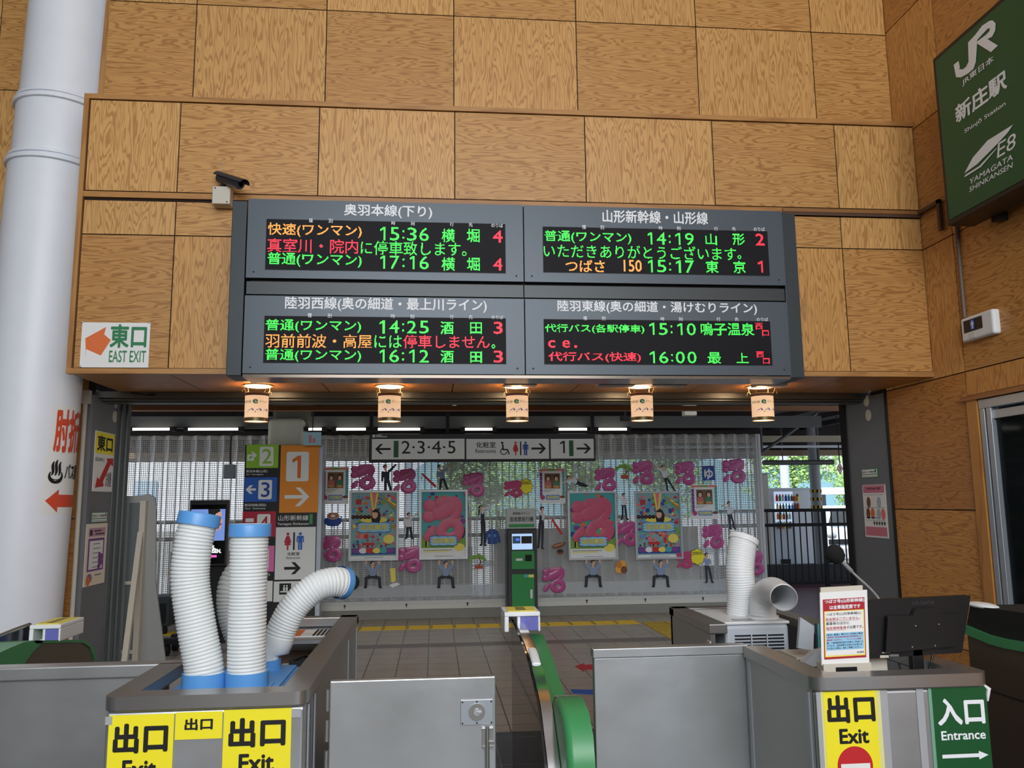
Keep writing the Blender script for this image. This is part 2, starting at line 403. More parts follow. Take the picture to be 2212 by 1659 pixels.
def path_cr(pts, step):
    """Catmull-Rom through points, resampled at an even step"""
    P = [Vector(p) for p in pts]; P = [P[0] * 2 - P[1]] + P + [P[-1] * 2 - P[-2]]; out = []
    for i in range(1, len(P) - 2):
        for k in range(24):
            t = k / 24; a, b, c, d = P[i - 1:i + 3]
            out.append(.5 * ((2 * b) + (c - a) * t + (2 * a - 5 * b + 4 * c - d) * t * t + (3 * b - a - 3 * c + d) * t ** 3))
    out.append(P[-2]); res = [out[0]]; acc = 0
    for a, b in zip(out, out[1:]):
        L = (b - a).length
        while acc + L >= step:
            a = a + (b - a) * ((step - acc) / L); L = (b - a).length; acc = 0; res.append(a.copy())
        acc += L
    return res

# ================================================================== SETTING
mb = MB(); mb.box(-6, -6, -.1, 3.98, 6.05, 0, FLOORD); struct(mb, 'floor_hall', 'dark tiled floor of the station hall under the ticket gates', 'floor')
mb = MB(); mb.box(-6, 6.05, -.1, 4.9, 12.05, 0, FLOORP)
mb.box(-6, 9.58, 0, 4.9, 9.82, .002, mat('tile_band', (116, 104, 92), .35))
struct(mb, 'floor_platform', 'beige tiled platform floor beyond the ticket gates', 'floor')
mb = MB(); mb.box(4.9, 6.05, -.1, 9.5, 15.4, -.005, MARO); struct(mb, 'floor_landing', 'maroon landing floor right of the perforated screen', 'floor')
mb = MB(); mb.box(-6, -6, 7.6, 3.98, 6.9, 7.7, mat('ceiling_white', (225, 225, 225), .7)); struct(mb, 'ceiling', 'high pale ceiling of the station hall', 'ceiling')

def lip(mb, x0, y0, z0, x1, y1, z1, t=(.86, .8, .74)):
    n0 = len(mb.f); mb.box(x0, y0, z0, x1, y1, z1, SOLID)
    for k in range(n0, len(mb.f)):
        P = [mb.v[j] for j in mb.f[k]]; long = max(range(3), key=lambda q: (x1 - x0, y1 - y0, z1 - z0)[q])
        mb.uv[k] = [(p[(long + 1) % 3] * 2 + 3 + p[(long + 2) % 3], p[long]) for p in P]; mb.t[k] = t
XJ = [-2.54, -1.89, -.87, .155, 1.17, 2.195, 3.21, 3.88]
# upper front wall
mb = MB(); mb.box(-2.56, 6.283, 4.5, 3.88, 6.4, 7.6, DARKGAP); pl = FY(6.283)
for r, (z0, z1) in enumerate(((4.6, 5.56), (5.56, 6.58), (6.58, 7.6))):
    for i in range(7): wpanel(mb, pl, -2.56 if i == 0 else XJ[i], z0, XJ[i + 1], z1, (i + r) % 2 == 1)
lip(mb, -2.785, 6.42, 3.4, -2.58, 7.05, 7.6)
struct(mb, 'wall_front', 'tall plywood panelled front wall above the overhang')
# overhang that carries the departure board
mb = MB(); mb.box(-2.575, 6.013, 2.545, 3.88, 6.28, 4.625, DARKGAP); mb.box(-2.575, 6.28, 2.545, 3.88, 6.95, 3.4, DARKGAP); pl = FY(6.013)
for z0, z1, first in ((3.885, 4.59, 1), (3.555, 3.815, 1), (2.57, 3.555, 0)):
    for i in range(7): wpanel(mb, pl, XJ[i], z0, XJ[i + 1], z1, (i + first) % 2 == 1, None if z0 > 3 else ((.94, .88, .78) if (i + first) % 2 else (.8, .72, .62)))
lip(mb, -2.58, 5.985, 4.592, 3.88, 6.28, 4.63); lip(mb, -2.58, 5.985, 2.53, 3.88, 6.05, 2.568); lip(mb, -2.58, 5.985, 2.568, -2.545, 6.9, 4.592)
lip(mb, -2.545, 5.992, 3.835, 3.88, 6.02, 3.878, (.84, .74, .62))
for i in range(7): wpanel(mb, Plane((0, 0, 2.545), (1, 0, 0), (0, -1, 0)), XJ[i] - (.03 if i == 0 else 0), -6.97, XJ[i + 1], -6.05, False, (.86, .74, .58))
struct(mb, 'wall_overhang', 'plywood panelled overhang carrying the departure board')
mb = MB()
lip(mb, 2.73, 5.972, 3.84, 3.88, 5.985, 3.87, (.5, .42, .38)); mb.box(2.73, 5.975, 3.815, 3.88, 5.984, 3.838, mat('brown_rail', (84, 58, 44), .5))
RB = mat('brown_rail', (84, 58, 44), .5)
mb.box(3.845, 5.70, 3.835, 3.872, 5.985, 3.865, RB); mb.box(3.845, 5.70, 3.62, 3.872, 5.73, 3.865, RB)
mb.build('wall_rail', label='thin brown metal rail bent round the corner right of the departure board', cat='rail')
# left recessed wall behind the round column
mb = MB(); mb.box(-6, 6.92, 0, -2.79, 7.05, 7.6, DARKGAP); pl = FY(6.92); ZL = [0, 1.506, 2.51, 3.93, 5.1, 6.3, 7.6]
for i in range(6):
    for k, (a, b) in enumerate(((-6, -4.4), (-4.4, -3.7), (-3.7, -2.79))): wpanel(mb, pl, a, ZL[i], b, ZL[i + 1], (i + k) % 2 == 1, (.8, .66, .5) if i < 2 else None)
struct(mb, 'wall_left_recess', 'plywood wall behind the round white column')
mb = MB(); mb.box(-6.1, -6.1, 0, 3.98, -6, 7.7, mat('back_wall', (206, 190, 164), .7)); struct(mb, 'wall_back', 'pale wall behind the viewer')  # solid unseen wall, added to shut sky light out of the hall
mb = MB(); mb.box(-6.1, -6, 0, -6, 7, 7.6, WOOD); struct(mb, 'wall_left', 'plywood side wall on the left of the hall')
# right wall
mb = MB(); pl = FXR(3.893)
ZR = [0, .49, 1.506, 2.51, 3.555, 4.57, 5.577, 6.59, 7.6]; YR = [6.69, 5.62, 4.6, 3.58, 2.56, 1.54, .5, -2]
mb.box(3.895, -2, 2.3, 3.98, 6.95, 7.6, DARKGAP); mb.box(3.895, 5.52, 0, 3.98, 6.95, 2.3, DARKGAP); mb.box(3.895, -2, 0, 3.98, 3.0, 2.3, DARKGAP)
for i in range(8):
    for k in range(7):
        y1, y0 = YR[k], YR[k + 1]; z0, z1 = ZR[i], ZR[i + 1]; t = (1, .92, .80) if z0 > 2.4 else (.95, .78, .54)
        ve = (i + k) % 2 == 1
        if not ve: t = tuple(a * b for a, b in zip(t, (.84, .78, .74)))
        if 3.0 < y1 < 5.7 and z0 < 2.3:
            if z1 < 2.4: continue
            z0 = 2.33
        if i < 2: ve = False
        wpanel(mb, pl, -y1, z0, -y0, z1, ve, t, th=.011)
struct(mb, 'wall_right', 'plywood panelled side wall on the right')
mb = MB()
lip(mb, 3.85, 2.9, 2.29, 3.9, 5.66, 2.325, (.7, .52, .42)); lip(mb, 3.862, 5.5, 0, 3.9, 5.61, 2.29, (1, .82, .56))
struct(mb, 'trim_1', 'wooden casing round the aluminium sliding door', 'trim')
mb = MB()
for y in (5.49, 5.42, 4.25, 4.18): mb.box(3.87, y - .055, .06, 3.93, y - .005, 2.22, ALU)
mb.box(3.87, 3.0, 2.22, 3.93, 5.49, 2.285, ALU); mb.box(3.885, 3.0, 2.14, 3.93, 5.4, 2.2, ALU); mb.box(3.87, 3.0, 0, 3.93, 5.49, .06, ALU)
dr = struct(mb, 'door_1', 'aluminium sliding door with dark glass on the right wall', 'door', bevel=.003)
mb = MB(); mb.box(3.905, 3.0, .06, 3.912, 5.38, 2.16, GLASSD); mb.build('pane', dr)
mb = MB(); mb.box(4.0, 2.9, 0, 6.5, 2.95, 2.6, BEAMD); mb.box(4.6, 2.9, 0, 4.65, 6, 2.6, mat('office_grey', (120, 126, 128), .8)); mb.box(4.0, 6.0, 0, 6.5, 6.05, 2.6, BEAMD)
mb.box(4.3, 4.2, 0, 4.55, 4.9, .95, ALU); mb.box(4.3, 4.2, 1.0, 4.55, 4.9, 1.04, ALU)
struct(mb, 'wall_office', 'dim office interior seen through the sliding door')

# the big opening: metal reveals, rails and lintel
mb = MB(); mb.box(3.868, 6.70, 0, 3.96, 7.38, 2.5, FRAMEG); mb.box(3.862, 6.685, 0, 3.89, 6.70, 2.53, SOLID)
fr = struct(mb, 'door_2', 'grey steel reveals and lintel of the wide opening to the platform', 'door frame')
mb = MB(); mb.box(3.855, 7.38, 0, 3.96, 7.48, 2.5, BLACKM); mb.build('rail', fr)
mb = MB(); mb.box(-2.84, 6.91, 0, -2.75, 7.40, 2.5, FRAMEG); mb.build('jamb_panel', fr)
for k in range(3):
    mb = MB(); mb.box(-2.84, 7.41 + k * .1, 0, -2.745 + .012 * k, 7.49 + k * .1, 2.5, FRAMED); mb.build('rail', fr, bevel=.004)
mb = MB(); mb.box(-2.79, 7.0, 2.485, 3.9, 7.12, 2.54, LINTEL); mb.box(-2.79, 7.05, 2.468, 3.9, 7.2, 2.485, LINTEL); mb.box(-2.79, 7.1, 2.455, 3.9, 7.22, 2.468, FRAMED); mb.box(-2.79, 7.12, 2.52, 3.9, 7.8, 3.3, BEAMD)
mb.build('lintel', fr, bevel=.004)
for pl, pts in ((FXR(3.868), ((1872, 866), (1876, 897))), (FXL(-2.75), ((250, 870), (248, 900)))):
    for p in pts:
        a, b = pl.px(*p); mb = MB(); mb.prism(pl, [(a + .045 * math.cos(q * math.pi / 12), b + .05 * math.sin(q * math.pi / 12)) for q in range(24)], 0, .004, CREAM); mb.build('oval_cover', fr)
for pl, p in ((FY(6.995), (310, 852)), (FY(6.995), (1868, 856))):
    a, b = pl.px(*p); mb = MB(); pts = [(a - .1, b + .012), (a - .03, b + .004), (a + .02, b - .004), (a + .08, b + .006), (a + .1, b), (a + .08, b - .008), (a + .02, b - .002)]
    mb.ring([pl(x, y, .008) for x, y in pts], .004, BLACKM, 6); mb.build('catch_hook', fr)

# round column with flanges
cx, cy = -3.04, 6.53
t = thing('round_column', (cx, cy, 0), 'tall round white painted column left of the departure board', 'column')
mb = MB(); mb.cyl((cx, cy, 0), (cx, cy, 4.25), .327, PIPEW, 64); mb.build('shaft', t, 40)
mb = MB(); mb.cyl((cx + .012, cy, 4.25), (cx + .012, cy, 4.74), .322, PIPEW, 64); mb.build('shaft', t, 40)
mb = MB(); mb.cyl((cx + .022, cy, 4.74), (cx + .022, cy, 5.72), .317, PIPEW, 64); mb.cyl((cx + .032, cy, 5.72), (cx + .032, cy, 7.6), .31, PIPEW, 64); mb.build('shaft', t, 40)
for z, r, sx_ in ((4.22, .352, .006), (4.71, .347, .017), (5.70, .342, .027)):
    mb = MB(); mb.cyl((cx + sx_, cy, z), (cx + sx_, cy, z + .035), r, PIPEW, 64); mb.cyl((cx + sx_, cy, z + .05), (cx + sx_, cy, z + .075), r - .012, PIPEW, 64); mb.build('flange', t, 40, bevel=.004)
t.location.x = cx - 2.4 * .022; t.rotation_euler = (0, .022, 0)
# conduit on the wood strip
mb = MB(); mb.box(-2.84, 6.86, 2.42, -2.765, 6.915, 2.53, CREAM); mb.cyl((-2.80, 6.885, 0), (-2.80, 6.885, 2.45), .018, CREAM, 12)
mb.build('conduit', label='cream conduit with a top box beside the left steel reveal', cat='conduit', smooth=40)
mb = MB(); mb.cyl((3.866, 5.545, 2.9), (3.866, 5.545, 3.6), .014, mat('brown_pipe', (112, 92, 84), .5), 12)
mb.build('conduit', label='thin brown conduit running down from the station sign', cat='conduit', smooth=40)

# ================================================================== PLATFORM SIDE
mb = MB(); mb.box(-6, 7.75, 3.12, 10, 17, 3.2, BEAMD)
for k in range(18): mb.box(-5 + k * .75, 7.8, 3.04, -4.94 + k * .75, 16.9, 3.12, BEAMD)
struct(mb, 'roof_canopy', 'dark platform canopy roof seen through the opening', 'roof')
mb = MB(); mb.box(-6, 12.1, 2.64, 4.95, 12.2, 3.12, BEAMD); mb.box(-6, 16.72, 2.5, 14, 16.8, 3.12, BEAMD); struct(mb, 'canopy_fascia', 'dark boards closing the canopy above the perforated screen', 'beam')
def beam(y, py0, py1, m, x0, x1, label, d=.12, xr=1000):
    z1, z0 = FY(y).px(xr, py0)[1], FY(y).px(xr, py1)[1]
    b = MB(); b.box(x0, y, z0, x1, y + d, z1, m); return struct(b, 'canopy_beam', label, 'beam')
beam(8.6, 876, 886, PURLIN, -4.4, 5.2, 'brown timber purlin just beyond the lintel')
beam(11.4, 899, 924, BEAM, -5.5, 5.6, 'grey steel beam above the hanging direction sign')
beam(13.4, 941, 954, mat('beam_cream', (176, 164, 140), .6), 4.0, 10, 'cream beam under the canopy right of the screen', xr=1740)
beam(14.6, 962, 967, SILVER, 4.0, 10, 'thin pale rail under the canopy right of the screen', .05, 1740)
beam(16.6, 972, 984, mat('beam_tan', (140, 116, 92), .6), -6, 12, 'tan fascia along the far edge of the canopy', .12, 1740)
mb = MB(); mb.ring([FY(13.0)(*FY(13.0).px(1645, 978)), FY(13.0)(*FY(13.0).px(1705, 936)), FY(13.0)(*FY(13.0).px(1764, 893))], .03, BEAM, 6); mb.cyl(FY(13.0)(*FY(13.0).px(1646, 977)), FY(13.0)(FY(13.0).px(1646, 977)[0], 3.12), .02, BEAM, 8); mb.build('brace', label='grey diagonal brace right of the perforated screen', cat='brace')
# tube lamps under the beam
for k, (x0, x1) in enumerate(((282, 372), (402, 520), (662, 700), (722, 795), (812, 912), (1000, 1068), (1202, 1272), (1288, 1358))):
    pl = FY(11.3); a0, b0, a1, b1 = pl.rect(x0, 924, x1, 930)
    t = thing('tube_lamp', (a0, 11.3, b0), ('fluorescent tube under the beam, ' + ['at the far left end', 'left of the concrete pillar', 'just right of the concrete pillar', 'left of the hanging sign pole', 'above the arrow end of the hanging sign', 'above the middle of the hanging sign', 'above the right half of the hanging sign', 'right of the hanging sign'][k]), 'lamp', 'fluorescent tubes under the beam')
    b = MB(); b.cyl((a0, 11.3, b0 + .018), (a1, 11.3, b0 + .018), .017, TUBE, 10); b.build('tube', t, 40)
    for q in (a0, a1): b = MB(); b.box(q - .03, 11.282, b0 - .005, q + .03, 11.39, b0 + .05, BEAMD); b.build('bracket', t)
# small fittings under the canopy
pl = FY(9.6)
def fit(name, px0, py0, px1, py1, m, label, cat, d=.12, y=9.6):
    q = FY(y).rect(px0, py0, px1, py1); b = MB(); b.box(q[0], y, q[1], q[2], y + d, q[3], m); b.cyl(((q[0] + q[2]) / 2, y + d / 2, q[3]), ((q[0] + q[2]) / 2, y + d / 2, 3.12), .012, BEAMD, 8)
    return b.build(name, label=label, cat=cat, bevel=.006)
fit('ceiling_speaker', 1344, 898, 1362, 908, BLACKM, 'small dark ceiling speaker left of the fourth lantern', 'speaker')
fit('junction_box', 1479, 873, 1505, 897, CREAM, 'cream junction box hanging between the fourth and fifth lanterns', 'box')
fit('wall_speaker', 483, 1003, 506, 1034, mat('speaker_grey', (120, 124, 126), .5), 'small grey loudspeaker hanging before the screen left of the platform number sign', 'speaker', .1, 11.6)
fit('platform_camera', 977, 875, 986, 884, PAPER, 'tiny white sign card hanging above the direction sign', 'card', .02)
# concrete pillar
mb = MB(); q = FY(11.25).rect(577, 903, 656, 965)
mb.box(q[0], 11.25, 0, q[2], 11.75, q[3] + .0, CONC); mb.box(q[0] + .03, 11.38, q[3] - .1, q[2] + .08, 11.7, 3.12, mat('olive_steel', (92, 88, 74), .6))
mb.build('pillar', label='rounded aged concrete pillar behind the platform number sign', cat='pillar', bevel=.07, seg=4)

# tactile paving and floor marks
def floor_poly(pts, m, z, name, label, cat, **k):
    pl = FZ(0); b = MB(); b.prism(pl, [pl.px(*p) if len(p) == 2 else p[:2] for p in pts], .0005, z, m); return b.build(name, label=label, cat=cat, **k)
mb = MB()
for k in range(24):
    x = -4.6 + k * .305; mb.box(x, 10.93, 0, x + .295, 11.23, .006, TACT)
    for j in range(4): mb.box(x + .02, 10.96 + j * .07, .006, x + .275, 10.985 + j * .07, .011, TACT)
struct(mb, 'floor_tactile', 'yellow tactile paving strip along the platform', 'paving')
mb = MB()
for k in range(8):
    y = 8.6 + k * .305; mb.box(2.75, y, 0, 3.045, y + .295, .006, TACT); mb.box(3.055, y, 0, 3.35, y + .295, .006, TACT)
    for j in range(8): mb.box(2.77 + j * .072, y + .01, .006, 2.795 + j * .072, y + .285, .011, TACT)
struct(mb, 'floor_tactile', 'yellow tactile paving path turning toward the right counter', 'paving')
floor_poly([(1242, 1440), (1262, 1433), (1262, 1437), (1300, 1434), (1300, 1446), (1262, 1447), (1262, 1451)], RED, .004, 'floor_arrow', 'red arrow taped on the floor beside the right gate door', 'floor marking')
floor_poly([(1232, 1490), (1300, 1491), (1300, 1502), (1238, 1498)], mat('floor_blue', (40, 96, 190), .5), .004, 'floor_line', 'blue line taped on the floor behind the green gate', 'floor marking')

# hanging direction sign
def C7(x, y): return 480 + x / 3.072, 800 + y / 3.072
def C8(x, y): return 1080 + x / 3.072, 800 + y / 3.072
def cr(pl, C, x0, y0, x1, y1): return pl.rect(*C(x0, y0), *C(x1, y1))
def man(mb, pl, a0, b0, a1, b1, c, m, skirt=False):
    """washroom figure"""
    w_, h_ = a1 - a0, b1 - b0; X = lambda u: a0 + u * w_; Y = lambda v: b0 + v * h_
    mb.disc(pl, X(.5), Y(.9), h_ * .085, h_ * .085, c, m, 16)
    if skirt: mb.flat(pl, [(X(.3), Y(.79)), (X(.7), Y(.79)), (X(1), Y(.42)), (X(.86), Y(.4)), (X(.72), Y(.62)), (X(.92), Y(.27)), (X(.62), Y(.27)), (X(.6), Y(0)), (X(.4), Y(0)), (X(.38), Y(.27)), (X(.08), Y(.27)), (X(.28), Y(.62)), (X(.14), Y(.4)), (X(0), Y(.42))], c, m)
    else: mb.flat(pl, [(X(.12), Y(.79)), (X(.88), Y(.79)), (X(1), Y(.72)), (X(1), Y(.42)), (X(.84), Y(.42)), (X(.84), Y(.68)), (X(.78), Y(.68)), (X(.78), Y(0)), (X(.54), Y(0)), (X(.54), Y(.4)), (X(.46), Y(.4)), (X(.46), Y(0)), (X(.22), Y(0)), (X(.22), Y(.68)), (X(.16), Y(.68)), (X(.16), Y(.42)), (X(0), Y(.42)), (X(0), Y(.72))], c, m)
pl = FY(11.2); x0, x1, z0, z1 = -.865, 2.225, 2.15, 2.53
t = thing('direction_sign', (.68, 11.25, 0), 'black framed hanging sign with arrows to platforms and restrooms', 'sign')
mb = MB(); mb.box(x0, 11.2, z0, x1, 11.3, z1, BLACK); mb.build('frame', t, bevel=.006)
for (p0, p1, nm) in (((993, 455), (1608, 590), 0), ((1620, 455), (2168, 588), 1), ((2180, 455), (2465, 585), 2)):
    a0, b0, a1, b1 = cr(pl, C7, *p0, *p1); mb = MB(); mb.slab(pl, a0, b0, a1, b1, 0, .006, SIGNW); fc = mb.build('face_panel', t)
    c = .0075
    def part(nm_, f): b = MB(); f(b); b.build(nm_, fc)
    def arrow_at(C, x0, y0, x1, y1, flip=False):
        q = cr(pl, C, x0, y0, x1, y1); part('arrow', lambda b: b.chev(pl, q[2] if flip else q[0], (q[1] + q[3]) / 2, q[0] if flip else q[2], .068, .028, c, INK))
    if nm == 0:
        arrow_at(C7, 1015, 480, 1118, 565, True); part('green_bar', lambda b: b.rect(pl, *cr(pl, C7, 1138, 468, 1170, 578), c, GREENS))
        part('platform_numbers', lambda b: b.text(pl, '2·3·4·5', *cr(pl, C7, 1190, 468, 1548, 553), c, INK, .0))
    elif nm == 1:
        def f(b): b.text(pl, '化粧室', *cr(pl, C7, 1685, 475, 1815, 515), c, INK, .008); b.text(pl, 'Restrooms', *cr(pl, C7, 1680, 522, 1815, 548), c, INK, 0)
        part('lettering', f)
        def f(mb):
            q = cr(pl, C7, 1835, 475, 1912, 565); u, v = q[2] - q[0], q[3] - q[1]
            mb.disc(pl, q[0] + u * .3, q[1] + v * .93, .017, .017, c, INK, 14)
            for i in range(14):
                g0, g1 = math.radians(100 + i * 18), math.radians(118 + i * 18)
                ce = (q[0] + u * .42, q[1] + v * .3); mb.flat(pl, [(ce[0] + r_ * math.cos(g), ce[1] + r_ * math.sin(g)) for r_, g in ((.048, g0), (.048, g1), (.036, g1), (.036, g0))], c, INK)
            mb.flat(pl, [(q[0] + u * .27, q[1] + v * .82), (q[0] + u * .4, q[1] + v * .82), (q[0] + u * .43, q[1] + v * .48), (q[0] + u * .78, q[1] + v * .48), (q[0] + u * .95, q[1] + v * .12), (q[0] + u * .85, q[1] + v * .07), (q[0] + u * .7, q[1] + v * .38), (q[0] + u * .32, q[1] + v * .38)], c, INK)
        part('wheelchair_symbol', f)
        part('woman_symbol', lambda b: man(b, pl, *cr(pl, C8, 85, 472, 122, 564), c, RED, True)); part('man_symbol', lambda b: man(b, pl, *cr(pl, C8, 151, 472, 188, 564), c, DBLUE))
        part('divider', lambda b: b.rect(pl, *cr(pl, C8, 133, 472, 141, 564), c, INK)); arrow_at(C8, 208, 478, 305, 560)
    else:
        part('platform_numbers', lambda b: b.text(pl, '1', *cr(pl, C8, 398, 468, 430, 550), c, INK, .0)); part('green_bar', lambda b: b.rect(pl, *cr(pl, C8, 458, 465, 487, 570), c, GREENS)); arrow_at(C8, 508, 478, 603, 560)
for x in (-.84, .19, 2.2):
    mb = MB(); mb.box(x - .022, 11.23, z1, x + .022, 11.275, 3.12, BLACKM); mb.build('hanger_rod', t)
mb = MB(); mb.rect(pl, *cr(pl, C7, 998, 427, 1014, 445), .002, SIGNW); mb.rect(pl, *cr(pl, C7, 1020, 429, 1060, 434), .002, SIGNW); mb.rect(pl, *cr(pl, C7, 1020, 438, 1094, 443), .002, SIGNW); mb.build('small_caption', t)

# platform number sign wrapped round the pillar
def K(x, y): return 520 + x / 4.2556, 940 + y / 4.2556
pl = FY(10.95); a_l = pl.px(525, 1100)[0]; a_r = pl.px(683, 1100)[0] + .012
ztop = pl.px(600, 961)[1]; a_m = pl.px(*K(340, 600))[0]
t = thing('platform_sign', ((a_l + a_r) / 2, 11.0, 0), 'tall sign block with platform numbers 1 to 5 in coloured squares', 'sign')
mb = MB(); mb.box(a_l, 10.95, 0.0, a_r, 11.2, ztop, BLACK); mb.build('body', t)
mb = MB(); mb.box(a_r, 10.96, .1, a_r + .055, 11.2, ztop, ALU); mb.build('edge_strip', t)
def Rk(x0, y0, x1, y1): return pl.rect(*K(x0, y0), *K(x1, y1))
def block(x0, y0, x1, y1, m): b = MB(); b.slab(pl, *Rk(x0, y0, x1, y1), 0, .004, m); return b.build('sign_panel', t)
def rr(mb, q, r, c, m):
    pts = []
    for (x, y, g) in ((q[2] - r, q[3] - r, 0), (q[0] + r, q[3] - r, 90), (q[0] + r, q[1] + r, 180), (q[2] - r, q[1] + r, 270)):
        for i in range(5): h = math.radians(g + i * 22.5); pts.append((x + r * math.cos(h), y + r * math.sin(h)))
    mb.flat(pl, pts, c, m)
def letter(pn, f, nm_='lettering'): b = MB(); f(b); b.build(nm_, pn)
c = .006
p = block(52, 86, 347, 302, SIGNG)
def f(b):
    rr(b, Rk(175, 108, 302, 283), .02, .005, SIGNW); b.text(pl, '2', *Rk(197, 125, 286, 262), c, SIGNG, .01)
    q = Rk(62, 150, 150, 250); b.chev(pl, q[0] + .01, q[3] - .05, q[2], .045, .025, c, SIGNW); b.rect(pl, q[0], q[1] + .02, q[0] + .025, q[3] - .045, c + .0005, SIGNW); b.rect(pl, q[0], q[1] + .02, q[0] + .085, q[1] + .045, c + .001, SIGNW)
letter(p, f)
p = block(35, 388, 333, 612, SIGNB)
def f(b):
    rr(b, Rk(163, 412, 287, 590), .02, .005, SIGNW); b.text(pl, '3', *Rk(188, 432, 268, 570), c, DBLUE, .01)
    q = Rk(45, 445, 140, 555); b.chev(pl, q[2], (q[1] + q[3]) / 2, q[0], .055, .03, c, SIGNW)
letter(p, f)
p = block(15, 702, 322, 935, SIGNR)
def f(b): rr(b, Rk(150, 726, 272, 908), .02, .005, SIGNW); b.text(pl, '4', *Rk(172, 745, 255, 885), c, SIGNR, .01); b.rect(pl, *Rk(45, 765, 120, 800), c, SIGNW)
letter(p, f)
p = block(12, 1018, 308, 1256, SIGNP)
def f(b): rr(b, Rk(140, 1045, 258, 1232), .02, .005, SIGNW); b.text(pl, '5', *Rk(165, 1062, 240, 1210), c, SIGNP, .01)
letter(p, f)
p = block(362, 92, 716, 712, SIGNO)
def f(b):
    rr(b, Rk(420, 153, 626, 424), .025, .005, SIGNW); b.text(pl, '1', *Rk(474, 188, 554, 396), c, mat('digit_orange', (222, 104, 24), .5), .01)
letter(p, f, 'platform_number')
def f(b): q = Rk(405, 472, 632, 662); b.chev(pl, q[0], (q[1] + q[3]) / 2, q[2], .12, .045, c, SIGNW)
letter(p, f, 'arrow')
p = block(318, 845, 686, 1326, SIGNW)
letter(p, lambda b: man(b, pl, *Rk(398, 893, 468, 1056), c, SIGNR, True), 'woman_symbol'); letter(p, lambda b: man(b, pl, *Rk(514, 890, 581, 1054), c, SIGNB), 'man_symbol'); letter(p, lambda b: b.rect(pl, *Rk(482, 893, 498, 1055), c, INK), 'divider')
def f(b): b.text(pl, '化粧室', *Rk(428, 1075, 543, 1106), c, INK); b.text(pl, 'Restrooms', *Rk(420, 1115, 545, 1138), c, INK, 0)
letter(p, f)
def f(b): q = Rk(400, 1160, 553, 1286); b.chev(pl, q[0], (q[1] + q[3]) / 2, q[2], .075, .035, c, INK)
letter(p, f, 'arrow')
p = block(303, 1342, 672, 1530, SIGNW)
def f(b):
    b.rect(pl, *Rk(355, 1362, 463, 1464), .005, INK)
    q = Rk(365, 1370, 455, 1455); u, v = q[2] - q[0], q[3] - q[1]
    for s_ in (.38, .66):
        b.disc(pl, q[0] + u * s_, q[1] + v * .82, .011, .011, c, SIGNW, 10); b.flat(pl, [(q[0] + u * (s_ - .1), q[1] + v * .68), (q[0] + u * (s_ + .1), q[1] + v * .68), (q[0] + u * (s_ + .1), q[1] + v * .3), (q[0] + u * (s_ - .1), q[1] + v * .3)], c, SIGNW)
    b.rect(pl, q[0], q[1] + v * .12, q[0] + u, q[1] + v * .27, c, SIGNW)
letter(p, f)
block(8, 1342, 292, 1530, SIGNW)
mb = MB(); c = .002
for s_, q, m_ in (('奥羽本線(山形)', (50, 318, 246, 348), SIGNW), ('for Yamagata', (52, 354, 208, 370), SIGNW), ('陸羽西線(酒田)', (38, 630, 233, 658), SIGNW), ('for Sakata', (40, 666, 228, 680), SIGNW), ('陸羽東線(温泉)', (20, 1268, 268, 1298), SIGNW), ('山形新幹線', (345, 735, 623, 786), SIGNW), ('Yamagata Shinkansen', (338, 803, 626, 832), SIGNW)):
    mb.text(pl, s_, *Rk(*q), c, m_, .008)
mb.rect(pl, *Rk(632, 725, 661, 818), c, GREENG); mb.build('lettering', t)
# little hanging board right of the pillar
q = FY(10.9).rect(656, 934, 694, 962); mb = MB(); mb.slab(FY(10.9), *q, 0, .03, mat('pale_blue_board', (150, 186, 196), .5)); [mb.rect(FY(10.9), q[0] + .07 + .05 * i, q[1] + .035 + .02 * j, q[0] + .105 + .05 * i, q[1] + .048 + .02 * j, .032, VERM) for i in range(2) for j in range(5 - 2 * i)]
mb.cyl(((q[0] + q[2]) / 2, 10.9, q[3]), ((q[0] + q[2]) / 2, 10.9, 3.1), .008, BEAMD, 6)
mb.build('hanging_board', label='small pale blue board with red marks above the platform number sign', cat='board')

